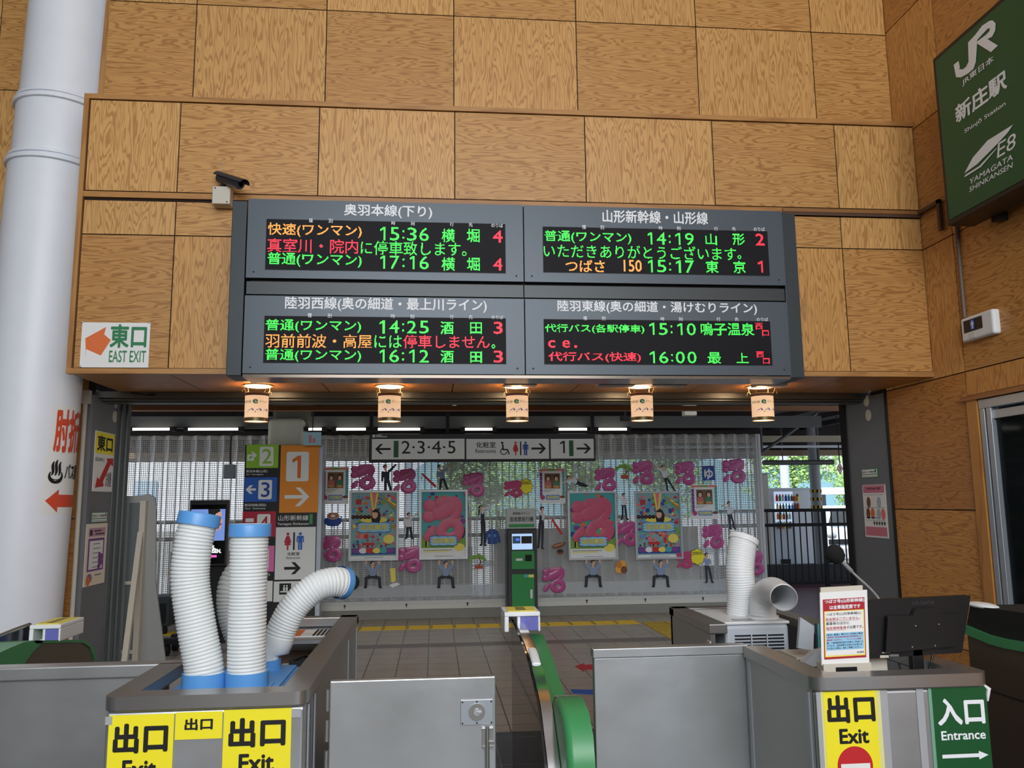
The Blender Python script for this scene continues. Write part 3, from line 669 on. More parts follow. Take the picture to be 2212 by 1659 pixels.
# folded perforated screen, base rail, kerb
def screen(x0, x1, z0, z1, label, endpost):
    t = thing('perforated_screen', ((x0 + x1) / 2, 12.0, 0), label, 'screen')
    hp = .0935; n = round((x1 - x0) / hp); xs = [x0 + i * hp for i in range(n + 1)]; yo = lambda i: 11.885 if i % 2 else 12.0
    b = MB()
    for i in range(n):
        A, B = Vector((xs[i], yo(i), 0)), Vector((xs[i + 1], yo(i + 1), 0)); Lh = 5
        for k in range(Lh + 1):
            g = k / Lh; w_ = .10 if k in (0, Lh) else .032
            p, q = A.lerp(B, max(0, g - w_)), A.lerp(B, min(1, g + w_))
            b.face([(p.x, p.y, z0), (q.x, q.y, z0), (q.x, q.y, z1), (p.x, p.y, z1)], SCRN)
        z = z0
        while z < z1:
            hgt = .05 if abs(z - 2.21) < .013 else .0105
            b.face([(A.x, A.y, z), (B.x, B.y, z), (B.x, B.y, z + hgt), (A.x, A.y, z + hgt)], SCRN); z += .026
        b.face([(A.x, A.y, z1 - .05), (B.x, B.y, z1 - .05), (B.x, B.y, z1), (A.x, A.y, z1)], SCRN)
        b.face([(A.x, A.y, z0), (B.x, B.y, z0), (B.x, B.y, z0 + .03), (A.x, A.y, z0 + .03)], SCRN)
    b.build('folded_sheet', t)
    b = MB(); b.box(x0, 11.882, .13, x1, 12.03, z0, RAILW); b.build('base_rail', t, bevel=.006)
    b = MB(); b.box(x0, 11.86, 0, x1, 12.05, .13, KERB); b.build('kerb', t, bevel=.008)
    b = MB(); b.box(x0, 11.88, z1 + .002, x1, 12.03, z1 + .06, BEAMD); b.build('head_rail', t)
    for k in range(int((x1 - x0) / .85)):
        b = MB(); x = x0 + .4 + k * .85; b.cyl((x, 11.87, .2), (x, 11.885, .2), .014, BEAMD, 10); b.cyl((x, 11.875, .165), (x, 11.875, .2), .006, BEAMD, 6); b.build('bolt', t)
    if endpost: b = MB(); b.box(x1, 11.9, 0, x1 + .07, 12.05, z1, SCRN); b.build('end_post', t)
screen(-4.9, -1.72, .25, 2.57, 'folded perforated white sheet screen left of the platform number sign', False)
screen(-1.62, 4.80, .25, 2.57, 'long folded perforated white sheet screen covered with stickers', True)
mb = MB(); mb.box(-1.6, 11.868, .2, 4.86, 11.871, 2.30, FILM)
vs = []
for k in range(120):
    x = -1.6 + k * .0538; vs.append((x, 11.875 - .003 * math.sin(k * 1.7) - .002 * math.sin(k * .61), .30)); vs.append((x, 11.873, .46))
mb.mesh(vs, [(2 * k, 2 * k + 2, 2 * k + 3, 2 * k + 1) for k in range(119)], glassy('wrinkled_film', (245, 248, 250), .25, .3, .1))
mb.build('plastic_film', label='clear plastic film hung in front of the perforated screen, wrinkled at the bottom', cat='film', smooth=60)
mb = MB(); mb.box(.9, 12.5, 0, 4.05, 12.56, 1.2, mat('pale_panel', (206, 200, 184), .7)); mb.build('low_partition', label='pale low partition standing behind the right half of the perforated screen', cat='partition')
mb = MB(); mb.box(-3.9, 12.9, 0, .6, 12.98, .92, mat('brown_grey_wall', (92, 84, 80), .8)); mb.build('low_partition', label='dull brown low partition behind the left half of the perforated screen', cat='partition')

# ================================================================== OUTDOORS BEYOND THE PLATFORM
mb = MB(); mb.box(-40, 12.05, -.4, 60, 120, -.3, ASPH); struct(mb, 'ground', 'pale asphalt yard beyond the platform', 'ground')
def fence(y, x0, x1, z0, zm, z1, step, label):
    t = thing('railing', ((x0 + x1) / 2, y, z0), label, 'railing')
    for z in (z1, zm, z0 + .06): b = MB(); b.box(x0, y, z - .03, x1, y + .05, z + .03, BLACKM); b.build('rail', t)
    n = int((x1 - x0) / 1.55)
    for k in range(n + 1): x = x0 + (x1 - x0) * k / n; b = MB(); b.box(x - .035, y - .005, z0, x + .035, y + .055, z1, BLACKM); b.build('post', t)
    b = MB(); x = x0 + step
    while x < x1: b.box(x - .009, y + .015, z0 + .06, x + .009, y + .035, z1, BLACKM); x += step
    b.build('balusters', t)
fence(15.0, 5.2, 9.4, 0, 1.12, 1.39, .125, 'black barred railing right of the perforated screen')
fence(15.4, -9, 3.6, -.3, 1.0, 1.30, .16, 'black barred railing seen through the perforated screen')
mb = MB(); mb.box(4.2, 15.6, -.3, 12, 15.8, .35, mat('dark_wall', (70, 68, 66), .8)); mb.build('low_wall', label='low dark wall behind the barred railing on the right', cat='wall')
# buildings
t = thing('pale_building', (-10, 24, -.3), 'pale building filling the left background behind the perforated screen', 'building')
mb = MB(); mb.box(-22, 24, .9, -.8, 30, 3.6, mat('pale_facade_lit', (232, 238, 246), .7)); mb.build('wall', t)
mb = MB(); mb.box(-22, 23.9, -.3, -.8, 24, .9, mat('facade_base', (150, 150, 150), .8)); mb.build('plinth', t)
for k in range(4): mb = MB(); mb.box(-17.5 + k * 4.6, 23.93, 1.7, -16.9 + k * 4.6, 24, 2.3, mat('pale_blue_glass', (170, 196, 222), .2)); mb.build('window', t)
mb = MB(); mb.box(-22.3, 23.6, 3.6, -.5, 30, 3.75, SOFF); mb.build('roof', t)
# hills
mb = MB(); vs, n = [], 30
for i in range(n + 1):
    x = -70 + 190 * i / n; h = 9 + 5 * math.sin(i * .55) + 2.2 * math.sin(i * 1.7); vs += [(x, 105, -1), (x, 112, h), (x, 119, -1)]
mb.mesh(vs, [(3 * i + a, 3 * i + 3 + a, 3 * i + 4 + a, 3 * i + 1 + a) for i in range(n) for a in (0, 1)], HILLM); struct(mb, 'hill', 'hazy blue hill far behind the trees', 'hill', smooth=60)
# trees
def tree_mesh(seed, r, hgt, trunk, leaf):
    rnd = random.Random(seed); b = MB(); cl = [(rnd.uniform(-.55, .55) * r, rnd.uniform(-.4, .4) * r, trunk + rnd.uniform(.25, 1) * (hgt - trunk) * .8, rnd.uniform(.32, .55) * r) for _ in range(13)]
    for x, y, z, q in cl:
        for _ in range(420):
            d = Vector((rnd.gauss(0, 1), rnd.gauss(0, 1), rnd.gauss(0, 1))).normalized() * q * rnd.uniform(.75, 1.05)
            p = Vector((x, y, z)) + d; s_ = rnd.uniform(.045, .09); u = Vector((rnd.gauss(0, 1), rnd.gauss(0, 1), rnd.gauss(0, 1))).normalized(); v = u.orthogonal().normalized() * s_ * .7; u = u * s_
            b.face([p - u, p + v, p + u, p - v], leaf)
    return b
def tree(x, y, r, hgt, trunk, leaf, seed, label):
    t = thing('tree', (x, y, -.3), label, 'tree', 'trees behind the platform')
    b = tree_mesh(seed, r, hgt, trunk, leaf); b.v = [v + Vector((x, y, -.3)) for v in b.v]; b.build('crown', t)
    b = MB(); b.ring([(x, y, -.3), (x + .05, y, trunk * .6), (x - .05, y, hgt * .7)], [.16, .12, .05], BARK, 8); b.build('trunk', t, 40)
tree(.9, 24, 1.2, 4.6, 1.4, GRASS2, 1, 'deep green tree behind the hanging sign, seen through the perforated screen')
tree(4.0, 25, 1.35, 5.2, 1.3, GRASS, 2, 'light green tree behind the right part of the perforated screen')
tree(8.0, 28.5, 1.9, 5.6, 1.2, GRASS2, 3, 'deep green tree behind the right end of the perforated screen')
tree(13.5, 30, 2.3, 5.2, 1.4, GRASS, 4, 'light green tree above the vending machine right of the screen')
tree(18.6, 33, 2.0, 4.2, 1.0, GRASS, 5, 'rounded green tree by the striped column on the right')
tree(24.0, 42, 2.6, 3.4, 1.0, GRASS2, 6, 'low dark tree farthest right by the grey door reveal')
tree(3.2, 42, 3.6, 5.0, 1.2, GRASS, 7, 'far light tree between the two framed posters right of the kiosk')
# vending machine, columns, utility box, shelter, car
def onp(y, x0, y0, x1, y1): return FY(y).rect(x0, y0, x1, y1)
q = onp(17.0, 1662, 1054, 1756, 1180)
t = thing('vending_machine', ((q[0] + q[2]) / 2, 17.2, -.3), 'drinks vending machine with lit rows of bottles behind the railing', 'vending machine')
mb = MB(); mb.box(q[0], 17.0, -.3, q[2], 17.7, q[3], mat('vending_white', (214, 218, 224), .4)); mb.build('body', t, bevel=.02)
d = onp(17.0, 1672, 1062, 1730, 1100); d2 = onp(17.0, 1674, 1088, 1712, 1128)
for dd in (d, d2): mb = MB(); mb.slab(FY(17.0), *dd, 0, .01, mat('lit_window', (206, 224, 250), .3, emit=.55)); mb.build('display_window', t)
cols = [RED, DBLUE, ORANGE, GREENG, SKYB, YEL2, PAPER, BROWN]
for r_ in range(4):
    for k in range(8 if r_ < 2 else 5):
        a = d[0] + .05 + k * (d[2] - d[0] - .1) / 7.5; b0 = d[3] - .2 - r_ * .19; b = MB(); b.cyl((a, 16.96, b0), (a, 16.96, b0 + .1), .026, cols[(k * 3 + r_ * 5) % 8], 10); b.cyl((a, 16.96, b0 + .1), (a, 16.96, b0 + .15), .022, cols[(k + r_) % 8], 10, .008); b.build('sample_bottle', t)
mb = MB(); mb.slab(FY(17.0), q[2] - .42, -.1, q[2] - .03, q[3] - .06, 0, .02, mat('vending_panel', (232, 234, 236), .4)); mb.build('side_panel', t, bevel=.01)
mb = MB(); mb.slab(FY(17.0), q[0] + .2, .1, q[2] - .55, .35, 0, .02, BLACK); mb.build('outlet', t)
for (y, xa, xb, m, la) in ((19.0, 1690, 1709, mat('pale_column', (200, 208, 222), .5), 'pale blue-white column above the vending machine'), (16.2, 1754, 1776, mat('grey_column', (150, 152, 154), .6), 'grey column with black and yellow hazard bands right of the vending machine')):
    a = onp(y, xa, 1100, xb, 1110); t = thing('platform_column', ((a[0] + a[2]) / 2, y, -.3), la, 'column')
    b = MB(); b.cyl(((a[0] + a[2]) / 2, y, -.3), ((a[0] + a[2]) / 2, y, 3.3), (a[2] - a[0]) / 2, m, 24); b.build('shaft', t, 40)
    if y < 17:
        for pz in (1061, 1078, 1095):
            z = FY(y).px(1765, pz)[1]; b = MB(); r = (a[2] - a[0]) / 2 + .006; xc = (a[0] + a[2]) / 2
            for k in range(16):
                g0, g1 = k * math.pi / 8, (k + 1) * math.pi / 8
                b.face([(xc + r * math.cos(g0), y + r * math.sin(g0), z - .03), (xc + r * math.cos(g1), y + r * math.sin(g1), z - .03), (xc + r * math.cos(g1), y + r * math.sin(g1), z + .03), (xc + r * math.cos(g0), y + r * math.sin(g0), z + .03)], BLACKM if k % 2 else TACT)
            b.build('hazard_band', t)
a = onp(16.0, 1649, 1025, 1663, 1170); mb = MB(); mb.box(a[0], 16, -.3, a[2], 16.4, a[3], CREAM); mb.box(a[0] - .02, 15.98, a[3], a[2] + .02, 16.42, a[3] + .03, CREAM); mb.build('utility_box', label='tall cream cabinet between the screen end and the vending machine', cat='cabinet', bevel=.02)
a = onp(15.5, 1648, 993, 1800, 999); mb = MB(); mb.cyl((a[0], 15.5, a[1]), (a[2], 15.5, a[1]), .05, BEAM, 12); mb.cyl((a[0] + .4, 15.5, a[1]), (a[0] + .4, 15.5, 3.12), .012, BEAM, 8); mb.cyl((a[2] - .3, 15.5, a[1]), (a[2] - .3, 15.5, 3.12), .03, BEAM, 8); mb.build('pipe', label='grey pipe running level under the canopy over the vending machine', cat='pipe', smooth=40)
q = onp(24, 1775, 1062, 1835, 1068); t = thing('shelter', (q[0], 24, -.3), 'white roofed shelter behind the striped column', 'shelter')
mb = MB(); mb.box(q[0] - .5, 23.5, q[1], q[2] + 3, 26, q[3] + .12, BLDW); mb.build('roof', t)
for k in range(5): mb = MB(); mb.box(q[0] + k * .75, 24, -.3, q[0] + .12 + k * .75, 24.12, q[1], BEAM); mb.build('post', t)
# parked car
q = onp(19.5, 1778, 1095, 1850, 1135); x0, x1 = q[0], q[0] + 1.75; z0 = .0
t = thing('parked_car', ((x0 + x1) / 2, 21, -.3), 'white car parked behind the railing on the right', 'car')
CW = mat('car_white', (232, 234, 238), .25)
mb = MB(); mb.prism(FXL(x0), [(19.6, .1), (23.4, .1), (23.5, .55), (23.2, .85), (22.5, .92), (21.9, 1.4), (20.5, 1.42), (19.9, .95), (19.55, .85), (19.5, .4)], 0, 1.75, CW); mb.build('body', t, bevel=.06)
mb = MB(); mb.prism(FY(19.68), [(x0 + .2, .97), (x1 - .2, .97), (x1 - .32, 1.34), (x0 + .32, 1.34)], 0, .02, GLASSD); o_ = mb.build('windscreen', t)
mb = MB(); mb.prism(FY(19.5), [(x0 + .1, .5), (x1 - .1, .5), (x1 - .1, .62), (x0 + .1, .62)], 0, .02, BLACK); mb.build('grille', t)
for xx in (x0 + .08, x1 - .08):
    for yy in (20.2, 22.8): mb = MB(); mb.cyl((xx - .1, yy, .0), (xx + .1, yy, .0), .3, BLACKM, 20); mb.build('wheel', t, 40)
    mb = MB(); mb.ball((xx + (.12 if xx < (x0 + x1) / 2 else -.12), 19.52, .72), .09, SILVER, sc=(1.4, .5, .8)); mb.build('headlamp', t, 60)
# hanging number plate
pl = FY(14.2); a, b_ = pl.px(1814, 1012); mb = MB(); mb.prism(pl, [(a - .055, b_), (a, b_ - .11), (a + .055, b_), (a, b_ + .11)], 0, .01, PAPER)
for k in range(4):
    P_ = [(-.055, 0), (0, -.11), (.055, 0), (0, .11)]; u, v = P_[k], P_[(k + 1) % 4]; mb.flat(pl, [(a + u[0], b_ + u[1]), (a + v[0], b_ + v[1]), (a + v[0] * .82, b_ + v[1] * .82), (a + u[0] * .82, b_ + u[1] * .82)], .012, RED)
mb.text(pl, '3', a - .018, b_ - .035, a + .018, b_ + .035, .013, RED, .02); mb.cyl((a, 14.195, b_ + .11), (a, 14.195, 3.1), .01, BEAMD, 6)
mb.build('number_plate', label='diamond shaped hanging plate with a red 3 on the right', cat='sign')

# ================================================================== STICKERS ON THE FILM
YS = 11.862; SP = FY(YS)
LAYER = .0009
def sticker(name, label, cat, f, group=None):
    b = MB(); f(b); return b.build(name, label=label, cat=cat, group=group)
BLOB = [  # balloon glyph drawn as puffed strokes on the unit square: points with radius
    [(.13, .80, .125), (.19, .79, .12)], [(.10, .56, .115), (.17, .55, .11)], [(.09, .10, .085), (.16, .17, .10), (.27, .33, .06)],
    [(.34, .62, .13), (.50, .68, .15), (.66, .76, .15), (.82, .84, .13)], [(.40, .86, .11), (.60, .88, .10), (.84, .86, .12), (.88, .70, .10), (.80, .56, .085), (.70, .45, .075)],
    [(.52, .36, .10), (.44, .22, .12), (.52, .10, .10), (.70, .07, .10), (.86, .14, .11), (.90, .28, .12), (.82, .40, .10), (.66, .42, .09), (.52, .36, .10)]]
def balloon(b, x0, y0, x1, y1, m, depth=.16, pl=None, c=0):
    pl = pl or SP; a0, b0, a1, b1 = pl.rect(x0, y0, x1, y1); w_, h_ = a1 - a0, b1 - b0
    for st in BLOB:
        P = path_cr([(p[0], 0, p[1]) for p in st], .06); n = len(P); rad = []; K_ = 1.18
        for i in range(n):
            q = i / max(1, n - 1) * (len(st) - 1); k = min(int(q), len(st) - 2); rad.append(K_ * (st[k][2] + (st[k + 1][2] - st[k][2]) * (q - k)))
        ends = []
        i0 = len(b.v); b.ring([Vector((p.x, 0, p.z)) for p in P], rad, m, 12, False)
        for p, r in ((P[0], rad[0]), (P[-1], rad[-1])): b.ball((p.x, 0, p.z), r, m, 12, k=8)
        for j in range(i0, len(b.v)):
            v = b.v[j]; b.v[j] = pl(a0 + v.x * w_, b0 + v.z * h_, c + .022 - v.y * depth * w_)
bl = [((759, 1003, 810, 1056), 'between the left photo poster and the guard in dark jacket'), ((850, 1013, 898, 1064), 'right of the guard in dark jacket, above two framed posters'), ((1001, 1021, 1045, 1071), 'at the top right corner of the second framed poster'),
      ((687, 1158, 737, 1211), 'left of the first framed poster, below the coffee cup'), ((861, 1180, 909, 1234), 'low between the first and second framed posters'), ((1285, 1010, 1329, 1060), 'right of the flying figure, beside a small bonsai'),
      ((1366, 995, 1411, 1045), 'left of the leaning figure in the top row'), ((1458, 997, 1500, 1046), 'between the leaning figure and the blue cloth'), ((1560, 992, 1608, 1042), 'topmost right, right of the blue cloth'),
      ((1332, 1126, 1374, 1177), 'between the third and fourth framed posters'), ((1517, 1133, 1561, 1183), 'below the right photo poster'), ((1173, 1225, 1220, 1278), 'lowest, just right of the green kiosk'), ((1600, 1190, 1648, 1240), 'partly hidden behind the tall white duct')]
for q, la in bl:
    b = MB(); balloon(b, *q, PINK); b.build('balloon_sticker', label='pink puffy balloon letter sticker ' + la, cat='sticker', group='pink balloon letter stickers', smooth=60)
for q, bb, la in (((1089, 1038, 1127, 1073), (1119, 1033, 1152, 1068), 'just above the green kiosk'), ((1461, 1191, 1494, 1226), (1489, 1184, 1523, 1221), 'at the lower right corner of the fourth framed poster')):
    b = MB(); balloon(b, *q, PINKR, .06); b.build('balloon_sticker', label='small dull red balloon letter sticker ' + la, cat='sticker', smooth=60)
    def f(b):
        a0, b0, a1, b1 = SP.rect(*bb); xc, yc, ra, rb = (a0 + a1) / 2, (b0 + b1) / 2, (a1 - a0) / 2, (b1 - b0) / 2
        pts = [(xc + ra * (.93 + .07 * math.cos(g * 8)) * math.cos(g), yc + rb * (.93 + .07 * math.cos(g * 8)) * math.sin(g)) for g in [i * math.pi / 32 for i in range(64)]]
        b.prism(SP, pts, .002, .006, INK); b.flat(SP, [(xc + (x - xc) * .94, yc + (y - yc) * .94) for x, y in pts], .007, YELLOW)
        for v in (.45, .25): [b.rect(SP, xc - ra * .62 + ra * .16 * k, yc + rb * v, xc - ra * .52 + ra * .16 * k, yc + rb * (v + .13), .008, INK) for k in range(8)]
    sticker('bubble_sticker', 'yellow speech bubble sticker ' + la, 'sticker', f)

def limb(b, pts, w0, w1, c, m, pl=None):
    """tapering band through pixel points, round ended"""
    pl = pl or SP; P = [Vector(pl.px(*p)) for p in pts]; n = len(P)
    k = .0067
    L, Rr = [], []
    for i in range(n):
        t = (P[min(i + 1, n - 1)] - P[max(i - 1, 0)]).normalized(); nn = Vector((-t.y, t.x)); wd = (w0 + (w1 - w0) * i / (n - 1)) * k / 2
        L.append(P[i] + nn * wd); Rr.append(P[i] - nn * wd)
    for i in range(n - 1): b.flat(pl, [L[i], L[i + 1], Rr[i + 1], Rr[i]], c + .00006 * i, m)
    for i in range(n):
        wd = (w0 + (w1 - w0) * i / (n - 1)) * k / 2; b.disc(pl, P[i].x, P[i].y, wd, wd, c + .0003 + .00006 * i, m, 10)
def poly(b, pts, c, m, pl=None): pl = pl or SP; b.flat(pl, [pl.px(*p) for p in pts], c, m)
def person(label, head, sh, hip, arms, legs, shirt, trous, hr=4.6, tw=13, hw=9, vest=None, longhair=False, sleeve=.5, aw=4.4, lw=6.2, face=0):
    """printed cut-out figure; every joint in photo pixels on the film plane"""
    b = MB(); L = .0012; c = .002
    for lg in legs: limb(b, lg, lw, lw * .72, c, trous); limb(b, [lg[-1], (lg[-1][0] + (3.2 if lg[-1][0] > hip[0] else -3.2), lg[-1][1] + 1)], 3.4, 2.6, c + L, INK)
    c += 2 * L; dx, dy = sh[0] - hip[0], sh[1] - hip[1]; ln = math.hypot(dx, dy) or 1; nx, ny = -dy / ln, dx / ln
    poly(b, [(sh[0] - nx * tw / 2, sh[1] - ny * tw / 2), (sh[0] + nx * tw / 2, sh[1] + ny * tw / 2), (hip[0] + nx * hw / 2, hip[1] + ny * hw / 2), (hip[0] - nx * hw / 2, hip[1] - ny * hw / 2)], c, shirt)
    limb(b, [(hip[0] - nx * hw * .4, hip[1] - ny * hw * .4), (hip[0] + nx * hw * .4, hip[1] + ny * hw * .4)], 4.5, 4.5, c - L * .5, trous)
    limb(b, [sh, (head[0], head[1] + hr * .6)], 4, 3.4, c - L * .5, SKIN)
    if vest: poly(b, [(sh[0] - nx * tw * .33, sh[1] - ny * tw * .3), (sh[0], sh[1] + ln * .25), (sh[0] + nx * tw * .33, sh[1] + ny * tw * .3), (hip[0] + nx * hw / 2, hip[1] + ny * hw / 2), (hip[0] - nx * hw / 2, hip[1] - ny * hw / 2)], c + L, vest)
    for a in arms:
        el = a[1] if sleeve < .9 else a[2]; limb(b, a, aw, aw * .62, c + L * 1.2, SKIN); limb(b, [a[0], ((a[0][0] + el[0]) / 2, (a[0][1] + el[1]) / 2), el], aw + .8, aw * .85, c + L * 2, shirt)
    c += L * 3; x, y = SP.px(*head); k = .0067
    if longhair: limb(b, [(head[0] - 2, head[1]), (head[0] - 4, head[1] + 16)], 4.5, 2.5, c - L * 4, HAIR)
    b.disc(SP, x, y, hr * .82 * k, hr * k, c, SKIN, 16)
    b.disc(SP, x, y + hr * .2 * k, hr * .98 * k, hr * .95 * k, c + L, HAIR, 14, math.radians(20), math.radians(160)); b.disc(SP, x - hr * .6 * k, y + hr * .3 * k, hr * .4 * k, hr * .55 * k, c + L, HAIR, 10)
    for s_ in (-.32, .32): b.disc(SP, x + s_ * hr * k, y - .1 * hr * k, .1 * hr * k, .12 * hr * k, c + L, HAIR, 8)
    b.rect(SP, x - .2 * hr * k, y - .55 * hr * k, x + .2 * hr * k, y - .47 * hr * k, c + L, RED)
    return b.build('figure_sticker', label='cut-out sticker of a person ' + label, cat='sticker', group='cut-out person stickers')
person('in a dark guard jacket pointing up right', (832, 1009), (834, 1019), (836, 1040), [((840, 1019), (848, 1012), (855, 1004)), ((827, 1020), (825, 1030), (826, 1039))], [((833, 1041), (833, 1054), (832, 1066)), ((839, 1041), (843, 1054), (845, 1066))], JACK, NAVY, 4.6, 14, 11, sleeve=1)
person('in blue atop the second framed poster', (949, 1009), (952, 1019), (955, 1034), [((957, 1018), (965, 1012), (972, 1005)), ((946, 1020), (944, 1030), (948, 1036))], [((953, 1035), (951, 1050), (950, 1064)), ((958, 1035), (964, 1050), (969, 1065))], SHIRTB, NAVY)
person('in a white shirt between the first two framed posters', (883, 1112), (882, 1121), (883, 1138), [((888, 1119), (895, 1114), (902, 1109)), ((875, 1122), (873, 1131), (877, 1138))], [((880, 1138), (880, 1150), (878, 1162)), ((886, 1138), (888, 1150), (890, 1162))], SHIRT, NAVY, 4.4, 14, 13)
person('in a black vest left of the kiosk, arms up', (1038, 1097), (1042, 1106), (1043, 1128), [((1047, 1105), (1056, 1099), (1065, 1089)), ((1043, 1104), (1051, 1096), (1058, 1092))], [((1041, 1129), (1041, 1152), (1040, 1177)), ((1046, 1129), (1047, 1152), (1047, 1177))], SHIRT, NAVY, 4.6, 11, 9, vest=NAVY, longhair=True, sleeve=1, lw=5.4)
person('in a black vest right of the kiosk', (1171, 1100), (1169, 1110), (1169, 1130), [((1164, 1109), (1160, 1103), (1157, 1096)), ((1174, 1110), (1177, 1118), (1172, 1122))], [((1166, 1131), (1165, 1156), (1163, 1182)), ((1172, 1131), (1172, 1156), (1171, 1184))], SHIRT, NAVY, 5.2, 11, 9, vest=NAVY, sleeve=1, lw=5.6)
person('flying level between a photo poster and a pink balloon', (1228, 1032), (1235, 1036), (1246, 1042), [((1232, 1038), (1224, 1040), (1215, 1043)), ((1240, 1033), (1247, 1032), (1252, 1034))], [((1247, 1041), (1256, 1044), (1268, 1049)), ((1246, 1044), (1254, 1048), (1262, 1050))], SHIRT, NAVY, 4.2, 10, 8, lw=5)
person('leaning on the fourth framed poster pointing up left', (1432, 1009), (1434, 1018), (1437, 1032), [((1429, 1018), (1423, 1012), (1416, 1006)), ((1439, 1018), (1443, 1025), (1440, 1031))], [((1436, 1033), (1440, 1047), (1443, 1061)), ((1440, 1033), (1449, 1046), (1457, 1059))], SHIRT, NAVY, 4.2, 11, 9, lw=5)
person('in a white shirt between the third and fourth framed posters', (1347, 1070), (1347, 1078), (1347, 1091), [((1342, 1077), (1336, 1074), (1330, 1070)), ((1352, 1078), (1354, 1085), (1350, 1090))], [((1345, 1092), (1345, 1107), (1344, 1121)), ((1350, 1092), (1352, 1107), (1354, 1121))], SHIRT, NAVY, 4.2, 10, 8.5, lw=5)
person('right of the right photo poster pointing left', (1574, 1088), (1575, 1096), (1576, 1111), [((1570, 1095), (1566, 1094), (1560, 1092)), ((1580, 1097), (1583, 1104), (1579, 1110))], [((1574, 1112), (1577, 1127), (1577, 1141)), ((1579, 1112), (1583, 1127), (1586, 1141))], SHIRT, NAVY, 4.4, 11, 9, lw=5)
person('standing beside a yellow bubble, low on the right', (1526, 1199), (1527, 1208), (1527, 1222), [((1522, 1208), (1519, 1214), (1516, 1218)), ((1532, 1209), (1534, 1216), (1532, 1222))], [((1525, 1223), (1526, 1240), (1527, 1257)), ((1530, 1223), (1535, 1240), (1538, 1257))], SHIRTB, NAVY, 4.6, 11, 9, lw=5.4)
def strong(x, y, la):
    person(la, (x, y + 6), (x, y + 17), (x, y + 33), [((x - 8, y + 17), (x - 15, y + 10), (x - 14, y + 1)), ((x + 8, y + 17), (x + 15, y + 10), (x + 14, y + 1))], [((x - 3, y + 34), (x - 14, y + 38), (x - 15, y + 57)), ((x + 3, y + 34), (x + 14, y + 38), (x + 16, y + 57))], SHIRTB, NAVY, 4.8, 18, 11, aw=6, lw=8.5, sleeve=.3)
strong(805, 1211, 'squatting to lift the first framed poster'); strong(963, 1211, 'squatting to lift the second framed poster'); strong(1281, 1209, 'squatting to lift the third framed poster'); strong(1427, 1209, 'squatting to lift the fourth framed poster')

def f(b):
    a0, b0, a1, b1 = SP.rect(700, 1106, 740, 1138); u, v = a1 - a0, b1 - b0
    b.disc(SP, a0 + u * .48, b0 + v * .38, u * .48, v * .36, .002, DBLUE); b.flat(SP, [(a0 + u * .14, b0 + v * .72), (a0 + u * .82, b0 + v * .72), (a0 + u * .66, b0 + v * .25), (a0 + u * .3, b0 + v * .25)], .0035, DBLUE)
    b.disc(SP, a0 + u * .48, b0 + v * .74, u * .34, v * .24, .005, PAPER); b.disc(SP, a0 + u * .48, b0 + v * .74, u * .31, v * .215, .006, mat('coffee', (176, 108, 60), .4)); b.disc(SP, a0 + u * .48, b0 + v * .74, u * .12, v * .1, .007, PAPER)
    limb(b, [(733, 1115), (738, 1117), (735, 1122)], 2, 2, .004, DBLUE)
sticker('coffee_sticker', 'cut-out sticker of a blue coffee cup left of the first framed poster', 'sticker', f)
for pts, la in ((((912, 1024), (940, 1050)), 'above the second framed poster'), (((1191, 1120), (1213, 1152)), 'right of the green kiosk')):
    def f(b): limb(b, list(pts), 4, 5.5, .002, RED); limb(b, [pts[0], (pts[0][0] - 2, pts[0][1] + 16)], 1.6, 1, .003, PAPER); limb(b, [(pts[0][0] - 3, pts[0][1] + 6), (pts[0][0] - 1, pts[0][1] + 12)], 2.6, 2, .004, SILVER)
    sticker('red_stick_sticker', 'cut-out sticker of a red stick with white tassel ' + la, 'sticker', f)
def f(b):
    poly(b, [(1049, 1150), (1058, 1143), (1068, 1143), (1077, 1149), (1082, 1172), (1076, 1173), (1073, 1160), (1074, 1175), (1053, 1175), (1053, 1160), (1050, 1174), (1045, 1171)], .002, DBLUE); limb(b, [(1063, 1144), (1063, 1174)], 1, 1, .003, SKYB)
    for x in (1057, 1069): poly(b, [(x - 3, 1154), (x + 3, 1154), (x + 3, 1160), (x - 3, 1160)], .003, SKYB)
sticker('jacket_sticker', 'cut-out sticker of a blue denim jacket left of the kiosk', 'sticker', f)
for (x, y), la in (((1012, 1197), 'low, right of the second framed poster'), ((1327, 1002), 'beside a pink balloon in the top row')):
    def f(b):
        for dx, dy, r in ((6, 9, 5), (14, 6, 6), (22, 4, 6.5), (30, 8, 6), (35, 12, 4), (4, 13, 4)):
            a = SP.px(x + dx, y + dy); b.disc(SP, *a, r * .0067, r * .0048, .002 + r * .0002, LGREEN, 12)
        limb(b, [(x + 22, y + 8), (x + 27, y + 16), (x + 23, y + 25)], 2.6, 3.4, .004, BROWN); poly(b, [(x + 14, y + 24), (x + 31, y + 24), (x + 30, y + 32), (x + 15, y + 32)], .005, mat('terracotta', (190, 82, 56), .6))
    sticker('bonsai_sticker', 'cut-out sticker of a potted bonsai ' + la, 'sticker', f)
def f(b):
    a = SP.px(762, 1258); r = .092
    for k, m in ((1, INK), (.4, mat('record_label', (206, 60, 44), .5)), (.08, INK)): b.disc(SP, *a, r * k, r * 1.15 * k, .004 - k * .002, m, 28)
sticker('record_sticker', 'cut-out sticker of a black vinyl record near the duct mouth', 'sticker', f)
def f(b): poly(b, [(842, 1228), (854, 1227), (855, 1256), (845, 1258)], .002, YEL2); poly(b, [(840, 1264), (856, 1258), (865, 1262), (848, 1270)], .002, PAPER); limb(b, [(849, 1256), (850, 1262)], 1.4, 1.4, .003, PAPER)
sticker('ice_bar_sticker', 'cut-out sticker of a yellow ice bar low between two squatting figures', 'sticker', f)
